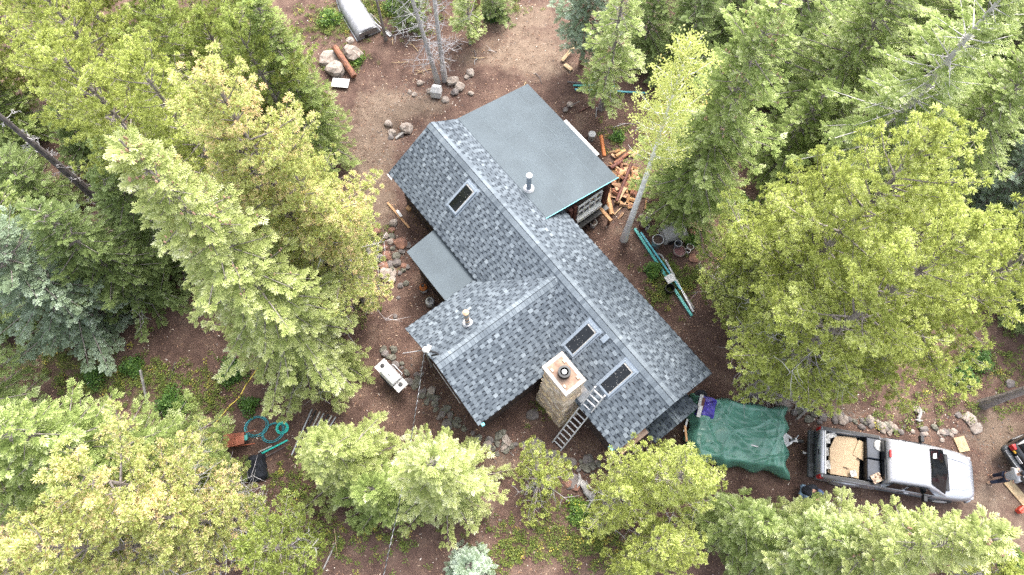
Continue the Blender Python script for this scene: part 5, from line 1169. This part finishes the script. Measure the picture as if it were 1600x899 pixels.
for px, py, s_, lb in ((888, 755, .24, 'left of the rust-brown slabs below the ladder'), (899, 760, .2, 'right of the rust-brown slabs below the ladder'), (895, 748, .17, 'upper rust-brown slab below the ladder')): rock('rust_slab', px, py, s_, 'rust_stone', lb, seed=9, flat=.5, cat='stone')
def root_log(name, px, py, rz, sc_, label, seed):
    rng = np.random.default_rng(seed); c = G(px, py); s = MB()
    s.tube([(-.35, 0, .10), (-.15, .05, .14), (.05, -.03, .12), (.3, .03, .13), (.42, .02, .1)], [.06, .10, .085, .12, .05], 9)
    for i in range(6): a = rng.uniform(0, 6.28); o = Vector((rng.choice([-.3, .3, .1]), 0, .13)); s.tube([o, o + Vector((math.cos(a) * .13, math.sin(a) * .13, .04)), o + Vector((math.cos(a) * .24, math.sin(a) * .22, .02))], [.06, .04, .012], 6)
    o = single(name, s, mat('bleached_wood', (.34, .325, .31), .9, color2=(.19, .18, .17), scale=6, bump=.3) if 'bleached_wood' not in bpy.data.materials else bpy.data.materials['bleached_wood'], label, 'driftwood', c, (0, 0, rz)); o.scale = (sc_,) * 3
root_log('root_log', 915, 766, -1.0, 1.25, 'bleached root log lying below the ladder', 1); root_log('root_log', 1436, 650, 1.2, .7, 'bleached root stump beside the drive wall', 2)
strip('plank', (1497, 683), (1507, 706), .42, .05, 'palewood', 'flat pale plank set in the drive above the pickup hood', 'plank', .03); strip('plank', (1572, 752), (1606, 792), .34, .04, 'palewood', 'pale board in the wheel track behind the black car', 'plank', .03)
gc = empty('fuel_can', G(1590, 797), .6, 'red fuel can near the right edge', 'fuel can'); s = MB(); s.box((0, 0, .13), (.30, .17, .26)); s.build('can_body', M['red'], gc, bevel=.03); s = MB(); s.tube([(-.1, 0, .26), (-.08, 0, .31), (.05, 0, .31), (.07, 0, .26)], .014, 6); s.build('handle', M['red'], gc); s = MB(); s.tube([(.12, 0, .25), (.19, 0, .33)], .022, 8); s.build('spout', M['black'], gc)
# stakes, sticks, debris
strip('stake', (231, 632), (241, 590), .07, .07, 'greywood', 'grey wooden stake leaning in the left clearing', 'stake', .02, 1.1); strip('stick', (505, 890), (530, 838), .05, .05, 'greywood', 'long pale stick on the bare slope at the bottom', 'stick', .03)
strip('board', (606, 318), (640, 358), .09, .03, 'timber', 'thin brown lath lying left of the cabin eave', 'lath', .06); strip('paper_strip', (621, 331), (628, 341), .11, .02, 'white', 'white wrapper on the brown lath', 'wrapper', .10); strip('block', (637, 326), (643, 330), .2, .14, 'timber', 'wood block under the cabin eave', 'block', .1)
rd = random.Random(77)
for i in range(26):
    px, py = rd.choice([(620, 75), (640, 88), (760, 92), (600, 60), (700, 95), (745, 75), (830, 130), (500, 850), (540, 800), (300, 560), (1000, 200), (640, 110)]); px += rd.gauss(0, 22); py += rd.gauss(0, 12); a = rd.uniform(0, 6.28); L = rd.uniform(.4, 1.1); c = G(px, py, .03); s = MB()
    m_ = Vector((math.cos(a), math.sin(a), 0)) * L; k_ = m_ * .5 + Vector((rd.gauss(0, .06), rd.gauss(0, .06), .05)); s.tube([(0, 0, 0), k_, m_], [.02, .016, .008], 5); e_ = k_ + Vector((rd.gauss(0, .15), rd.gauss(0, .15), .03)); s.tube([k_, e_], [.010, .004], 4)
    single('fallen_branch', s, rd.choice(('twig', 'palewood', 'darktwig')), 'thin bare branch fallen on the forest floor', 'branch', c, group='fallen branches')
s = MB(); s.tube([(0, 0, 0), (.5, .3, .35), (1.2, .8, .45)], [.05, .04, .02], 6); single('fallen_branch', s, 'greywood', 'fallen grey branch beside the light firs at the bottom', 'branch', G(1245, 655), (0, 0, .2))

# ------------------------------------------------------------------ trees (apex pixel gives the place, height in metres)
def T_(kind, needles, apex, h, R, zb, label, base=None, name=None, **k):
    b = P(*base) if base else P(*apex, h); z = gz(b.x, b.y) - .03
    nm = name or {'pine': 'pine_tree', 'fir': 'fir_tree', 'leaf': 'aspen_tree'}[kind]
    T_.n += 1
    return grow(kind, nm, (b.x, b.y, z), h, R, zb, 100 + T_.n, needles, label, **k)
T_.n = 0
# upper left
T_('pine', 'pine', (70, 55), 11.5, 2.5, .25, 'tall yellow-green pine filling the upper left corner', bare=10)
T_('pine', 'pine', (205, 85), 11.5, 2.1, .35, 'yellow-green pine just left of the rust-tinted pine', bare=10)
T_('pine', 'rust', (320, 110), 14, 2.2, .2, 'tallest rust-tinted pine on the left, its tip lit above its neighbours', bare=14, tint0=.58)
T_('pine', 'rust', (450, 250), 10.5, 2.0, .15, 'rust-tinted pine nearest to the cabin, left of the rubble stones', bare=16, tint0=.55)
T_('pine', 'olive', (235, -15), 9.5, 2.1, .2, 'olive green pine at the top edge, left of the boat', bare=10)
T_('pine', 'olive', (360, 20), 9.5, 1.9, .2, 'olive green pine behind the dark fir beside the boulder heap', bare=7)
T_('fir', 'fir', (392, -8), 9.5, 1.65, .05, 'full green fir beside the dirt path left of the boulders', tint0=.45)
T_('fir', 'pale', (188, 212), 15, 2.5, .05, 'pale fir hung with tan cones at its tip, left of the cabin', cones=.5, bare=7, prof=.8)
T_('fir', 'blue', None, 8.5, 2.3, .02, 'bluish spruce with skirts to the ground at the left edge', base=(165, 500))
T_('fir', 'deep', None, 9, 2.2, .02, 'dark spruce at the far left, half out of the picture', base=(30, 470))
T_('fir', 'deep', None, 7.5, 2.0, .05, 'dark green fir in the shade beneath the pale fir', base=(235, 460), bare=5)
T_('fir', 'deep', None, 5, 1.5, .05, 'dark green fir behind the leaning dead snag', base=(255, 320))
T_('pine', 'olive', None, 11, .5, .9, 'bare dark dead snag leaning between the left firs', base=(190, 345), name='dead_snag', bark='darktwig', bare=60, r0=.2)
# lower left
T_('fir', 'fir', None, 10.5, 2.3, .03, 'large green fir at the left edge below the clearing', base=(285, 745))
T_('fir', 'fir', None, 6.0, 1.25, .03, 'smaller green fir beside the rust-red wheelbarrow', base=(345, 752), tint0=.42)
T_('pine', 'rust', (95, 735), 10.5, 2.2, .2, 'rust-tinted pine in the lower left with many bare twigs', bare=60, tint0=.55, dens=.8)
T_('pine', 'rust', (30, 850), 10, 2.0, .2, 'rust-tinted pine in the bottom left corner', bare=60, tint0=.55, dens=.8)
T_('pine', 'rust', (215, 800), 8.5, 1.6, .2, 'rust-tinted pine right of the twiggy pine at the bottom left', bare=30, tint0=.55)
T_('pine', 'olive', (380, 850), 6.5, 1.3, .1, 'green young pine at the bottom edge left of the bare slope', bare=4)
# bottom middle
T_('fir', 'pale', (500, 690), 6, 1.55, .03, 'light green fir beside the pipe bundle', tint0=.45)
T_('fir', 'pale', (668, 722), 6.8, 1.75, .03, 'brightest pale fir, right of the service cable', tint0=.52)
T_('fir', 'fir', (575, 760), 4.0, 1.25, .03, 'green fir between the two pale firs', tint0=.4)
T_('fir', 'blue', None, 2.3, .75, .02, 'small pale blue spruce at the bottom edge', base=(735, 885), tint0=.62)
T_('pine', 'pine', (845, 740), 3.2, 1.35, .1, 'thin sparse young pine below the chimney', dens=.7, bare=14, tuft=.85, tint0=.5)
T_('pine', 'pine', (1085, 730), 7, 1.5, .15, 'bright yellow-green pine in front of the covered trailer', bare=9, tint0=.64)
T_('pine', 'pine', (985, 765), 5.3, 1.3, .15, 'yellow-green pine left of the pine by the trailer', tint0=.62, bare=13)
T_('pine', 'pine', (1060, 850), 5.5, 1.4, .15, 'yellow-green pine at the bottom below the trailer', tint0=.6, bare=10)
T_('pine', 'pine', (1000, 893), 4.2, .8, .2, 'top of a yellow pine poking in at the bottom edge')
T_('fir', 'pale', (1562, 848), 12, 1.6, .05, 'large pale fir along the bottom, its tip pointing right below the pickup', bare=7, cones=.2)
T_('fir', 'fir', (1330, 842), 7.5, 1.35, .03, 'light green fir close below the pickup', tint0=.58)
T_('fir', 'fir', (1200, 815), 5.2, 1.3, .03, 'green fir below the crouching person')
T_('pine', 'pine', None, 3, 1.0, .1, 'scrubby half-bare pine in the bottom right corner', base=(1500, 893), bare=40)
# right
T_('pine', 'pine', (1480, 195), 14.5, 2.4, .15, 'tall broad yellow-green pine right of the cabin', bare=12, tint0=.6)
T_('pine', 'pine', (1320, 265), 10.5, 2.0, .1, 'yellow-green pine between the aspen and the tall broad pine', bare=10, tint0=.55)
T_('pine', 'pine', (1585, 375), 14.3, 2.3, .2, 'tall yellow-green pine leaning out over the pickup', base=(1172, 614), bare=40, tint0=.55)
T_('pine', 'pine', (1440, 470), 9, 1.9, .15, 'yellow-green pine just above the pickup', bare=12)
T_('pine', 'olive', (1222, 350), 6.5, 1.6, .08, 'dull olive pine beside the teal pipes', bare=15, tuft=.85)
T_('pine', 'pine', None, 12, 1.8, .5, 'pine trunk standing at the edge of the drive, crown out of the picture', base=(1535, 632), r0=.17)
T_('fir', 'fir', (1220, -5), 12.5, 2.0, .12, 'tall fir right of the aspen with rusty cones at its tip', cones=.3, tint0=.5)
T_('fir', 'fir', (1125, 160), 6.5, 1.3, .14, 'bluish green fir right behind the aspen', tint0=.48)
T_('fir', 'fir', None, 6, 1.5, .02, 'dark fir between the aspen and the right hand pine', base=(1205, 270), tint0=.38)
T_('fir', 'fir', None, 13, 2.2, .28, 'big light fir with a grey leaning trunk in the upper right', base=(1285, 320), bare=10, dens=.6, bark='palebark', r0=.24, tint0=.55)
T_('fir', 'fir', None, 10, 2.2, .05, 'light fir in the upper right corner', base=(1470, 190), tint0=.55)
T_('fir', 'fir', None, 9, 1.9, .1, 'light fir at the top edge beside the dark trunk', base=(1330, 130), tint0=.5)
T_('fir', 'blue', None, 6, 1.6, .02, 'bluish spruce in shade at the right edge behind the tall pine', base=(1520, 330))
T_('pine', 'olive', None, 8, 1.7, .15, 'dark olive pine at the right edge', base=(1590, 290), bare=10)
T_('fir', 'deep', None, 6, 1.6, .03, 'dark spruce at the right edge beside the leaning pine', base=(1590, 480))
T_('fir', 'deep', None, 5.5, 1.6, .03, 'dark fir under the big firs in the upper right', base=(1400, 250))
T_('leaf', 'aspen', (1092, 68), 12, 1.5, .52, 'pale yellow-green aspen with a white trunk beside the woodpile', base=(975, 374), bark='aspenbark', r0=.14, dens=.72)
# top
T_('fir', 'fir', (985, -45), 8.3, 1.4, .2, 'bright green fir with a bare lower trunk behind the addition', base=(940, 170), tint0=.58, dens=.55, bare=4)
T_('fir', 'blue', None, 7.5, 1.4, .25, 'bluish fir with a reddish trunk above the loose planks', base=(908, 103), tint0=.5, bark='redbark')
T_('pine', 'olive', None, 13, 1.4, .6, 'left of the two bare grey trunks behind the white stone', base=(684, 128), bare=90, r0=.11, bark='palebark', lean=(-1.3, 0))
T_('pine', 'olive', None, 13, 1.4, .62, 'right of the two bare grey trunks behind the white stone', base=(695, 126), bare=80, r0=.115, bark='palebark')
T_('fir', 'fir', None, 3.4, .85, .35, 'small low fir branch clump beside the bare trunks', base=(735, 70), tint0=.6, dens=.45)
T_('pine', 'olive', None, 13, 1.8, .45, 'reddish pine trunk at the top edge beside the sawdust', base=(748, 50), bark='redbark', r0=.19, bare=5)
T_('pine', 'olive', None, 8, .9, .7, 'thin bent trunk beside the upturned boat', base=(603, 63), r0=.07)
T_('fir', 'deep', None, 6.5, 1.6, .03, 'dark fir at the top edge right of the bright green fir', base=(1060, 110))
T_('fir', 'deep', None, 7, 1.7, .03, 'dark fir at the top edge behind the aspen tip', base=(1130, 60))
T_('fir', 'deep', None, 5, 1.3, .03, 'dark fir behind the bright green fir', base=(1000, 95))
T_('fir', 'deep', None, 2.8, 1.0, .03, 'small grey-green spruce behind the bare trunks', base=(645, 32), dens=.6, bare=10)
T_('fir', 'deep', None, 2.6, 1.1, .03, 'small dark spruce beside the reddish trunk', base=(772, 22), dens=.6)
# fill of the dense wood
T_('pine', 'pine', None, 10, 2.3, .2, 'yellow-green pine at the top edge, second from the left corner', base=(250, 210), tint0=.55)
T_('pine', 'pine', None, 8, 2.2, .15, 'yellow-green pine at the left edge above the dead snag', base=(110, 150), tint0=.58)
T_('pine', 'pine', None, 8, 2.2, .15, 'yellow-green pine at the top edge nearest the left corner', base=(190, 80), tint0=.58)
T_('pine', 'olive', None, 7, 2.0, .12, 'olive pine low at the top edge left of the dark fir', base=(420, 110), tint0=.52)
T_('fir', 'fir', None, 7, 1.9, .05, 'light fir at the top edge, fourth from the right corner', base=(1290, 60), tint0=.52)
T_('fir', 'deep', None, 7, 1.9, .05, 'deep green fir at the top edge above the leaning grey trunk', base=(1390, 40), tint0=.5)
T_('pine', 'olive', None, 9, 2.1, .1, 'olive pine between the tall rust-tinted pine and the dark fir', base=(440, 250))
T_('pine', 'rust', None, 12, 2.0, .1, 'rust-tinted pine filling the gap left of the cabin', base=(520, 460))
T_('fir', 'deep', None, 6.5, 1.8, .03, 'dark fir between the snag and the pale fir', base=(290, 400))
T_('fir', 'fir', None, 6, 1.8, .03, 'green fir filling the left edge above the blue spruce', base=(85, 400), tint0=.42)
T_('pine', 'olive', None, 8, 2.0, .1, 'olive pine high on the left behind the yellow pines', base=(330, 130))
T_('fir', 'fir', None, 11, 2.3, .03, 'light fir at the top edge left of the leaning grey trunk', base=(1250, 210), tint0=.55)
T_('fir', 'fir', None, 10, 2.3, .03, 'light fir right of the leaning grey trunk', base=(1400, 310), tint0=.52)
T_('fir', 'fir', None, 10, 2.2, .03, 'light fir at the top right, third from the corner', base=(1420, 140), tint0=.52)
T_('fir', 'fir', None, 10, 2.2, .03, 'light fir at the right edge near the top', base=(1530, 150), tint0=.5)
T_('fir', 'deep', None, 8, 2.0, .03, 'dark fir at the right edge below the corner', base=(1500, 260))
T_('fir', 'deep', None, 8, 2.0, .03, 'dark fir at the top edge between the aspen and the upper right firs', base=(1190, 130))
T_('pine', 'pine', None, 12.5, 2.1, .15, 'yellow-green pine reaching out of the right edge above the drive', base=(1290, 585), tint0=.55)
T_('fir', 'deep', None, 7, 2.0, .03, 'dark fir at the right edge behind the yellow pine crown', base=(1600, 400))
T_('pine', 'pine', None, 8.5, 1.9, .1, 'yellow-green pine on the cabin side of the tall broad pine', base=(1172, 455), tint0=.52)
T_('pine', 'pine', None, 10, 2.2, .12, 'yellow-green pine in the middle of the right hand stand', base=(1260, 510), tint0=.62)
T_('pine', 'rust', None, 8, 2.1, .1, 'rust-tinted pine low in the bottom left stand', base=(230, 880), bare=12)
T_('fir', 'fir', None, 6.5, 1.8, .03, 'light green fir beside the large one along the bottom edge', base=(1260, 897), tint0=.56)
T_('fir', 'fir', None, 9, 2.2, .03, 'light green fir at the left edge beside the rust-tinted pines', base=(200, 770), tint0=.55)
T_('fir', 'deep', None, 4.5, 1.7, .02, 'low dark fir left of the dead snag', base=(100, 330))
T_('fir', 'fir', None, 4.0, 1.6, .02, 'low green fir at the left edge above the dead snag', base=(50, 215), tint0=.42)
T_('fir', 'deep', None, 3.6, 1.5, .02, 'low dark fir right of the dead snag', base=(165, 245))
T_('fir', 'deep', None, 4.0, 1.6, .02, 'low dark fir at the left edge beside the dead snag', base=(25, 300))
# off to the sides, just out of the frame
for i, (x, y, k, nd, h) in enumerate([(-22, 19, 'pine', 'pine', 11), (-19.5, 5, 'fir', 'deep', 10), (-17, 24.5, 'pine', 'olive', 10), (24, 18, 'fir', 'fir', 11), (23, 9, 'pine', 'pine', 12), (10, 28, 'fir', 'deep', 10), (-4, 30, 'fir', 'fir', 10), (19, 26.5, 'fir', 'fir', 11)]):
    T_.n += 1
    grow(k, 'pine_tree' if k == 'pine' else 'fir_tree', (x, y, -.05), h, 2.1, .08, 300 + i, nd, 'conifer of the surrounding forest standing at the rim of the picture', group='conifers around the clearing', dens=.8)

# ------------------------------------------------------------------ shrubs
def shrub(px, py, r, h, label, needles='shrub', n=260, seed=0, t0=.45, cat='shrub'):
    rng = np.random.default_rng(900 + seed); c = G(px, py); e = empty('shrub', c, 0, label, cat); pos = []; dirs = []; size = []; tint = []
    st = MB()
    for i in range(9):
        a = rng.uniform(0, 6.28); q = rng.uniform(.3, .9); st.tube([(0, 0, -.02), (math.cos(a) * r * q * .4, math.sin(a) * r * q * .4, h * .5), (math.cos(a) * r * q, math.sin(a) * r * q, h * rng.uniform(.7, .95))], [.012, .009, .003], 4, cap=False)
    for i in range(n):
        a = rng.uniform(0, 6.28); el = rng.uniform(0, 1.5); d = np.array([math.cos(a) * math.cos(el), math.sin(a) * math.cos(el), math.sin(el)]); k = rng.uniform(.55, 1.05) * (1 + .25 * math.sin(a * 3 + seed))
        pos.append(d * np.array([r, r, h]) * k); dirs.append(d + np.array([0, 0, .4])); size.append(rng.uniform(.05, .11)); tint.append(t0 + rng.normal() * .14)
    st.build('stems', M['twig'], e); link('leaves', crown_mesh('leaves', LEAF, pos, dirs, size, tint, rng), M[needles], e)
for i, (px, py, r, h, lb, n, t0) in enumerate([
    (1019, 424, .32, .4, 'round bright green shrub between the teal pipes and the cabin wall', 380, .5), (1080, 378, .3, .35, 'green shrub behind the maroon planter', 240, .45),
    (365, 582, .6, .5, 'dark green shrub at the foot of the yellow hose', 380, .35), (270, 632, .65, .5, 'green shrub beside the grey stake', 420, .42), (210, 575, .45, .4, 'small green shrub in the left clearing', 240, .38), (150, 590, .5, .35, 'low green shrub near the blue spruce skirts', 220, .38),
    (390, 635, .4, .3, 'low dark shrub right of the yellow hose', 160, .33), (560, 95, .3, .25, 'bright green tuft left of the boulders', 120, .6), (516, 32, .6, .4, 'bright green shrub beside the boat bow', 300, .62), (620, 12, .8, .6, 'leafy yellow-green shrub behind the boat', 420, .62),
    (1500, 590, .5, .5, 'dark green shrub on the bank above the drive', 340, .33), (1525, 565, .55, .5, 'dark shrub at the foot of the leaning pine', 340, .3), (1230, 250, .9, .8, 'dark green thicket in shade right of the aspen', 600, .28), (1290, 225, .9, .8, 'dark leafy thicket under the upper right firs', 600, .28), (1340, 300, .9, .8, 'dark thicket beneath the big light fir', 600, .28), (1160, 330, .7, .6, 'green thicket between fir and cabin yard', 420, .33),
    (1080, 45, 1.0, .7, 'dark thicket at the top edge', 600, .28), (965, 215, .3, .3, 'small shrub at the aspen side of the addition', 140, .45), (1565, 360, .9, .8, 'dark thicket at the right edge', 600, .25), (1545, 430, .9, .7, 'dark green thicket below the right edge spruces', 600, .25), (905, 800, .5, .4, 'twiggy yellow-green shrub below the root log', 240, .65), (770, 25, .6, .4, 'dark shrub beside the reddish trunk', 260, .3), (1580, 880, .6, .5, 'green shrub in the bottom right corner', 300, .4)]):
    shrub(px, py, r, h, lb, n=n, seed=i, t0=t0)
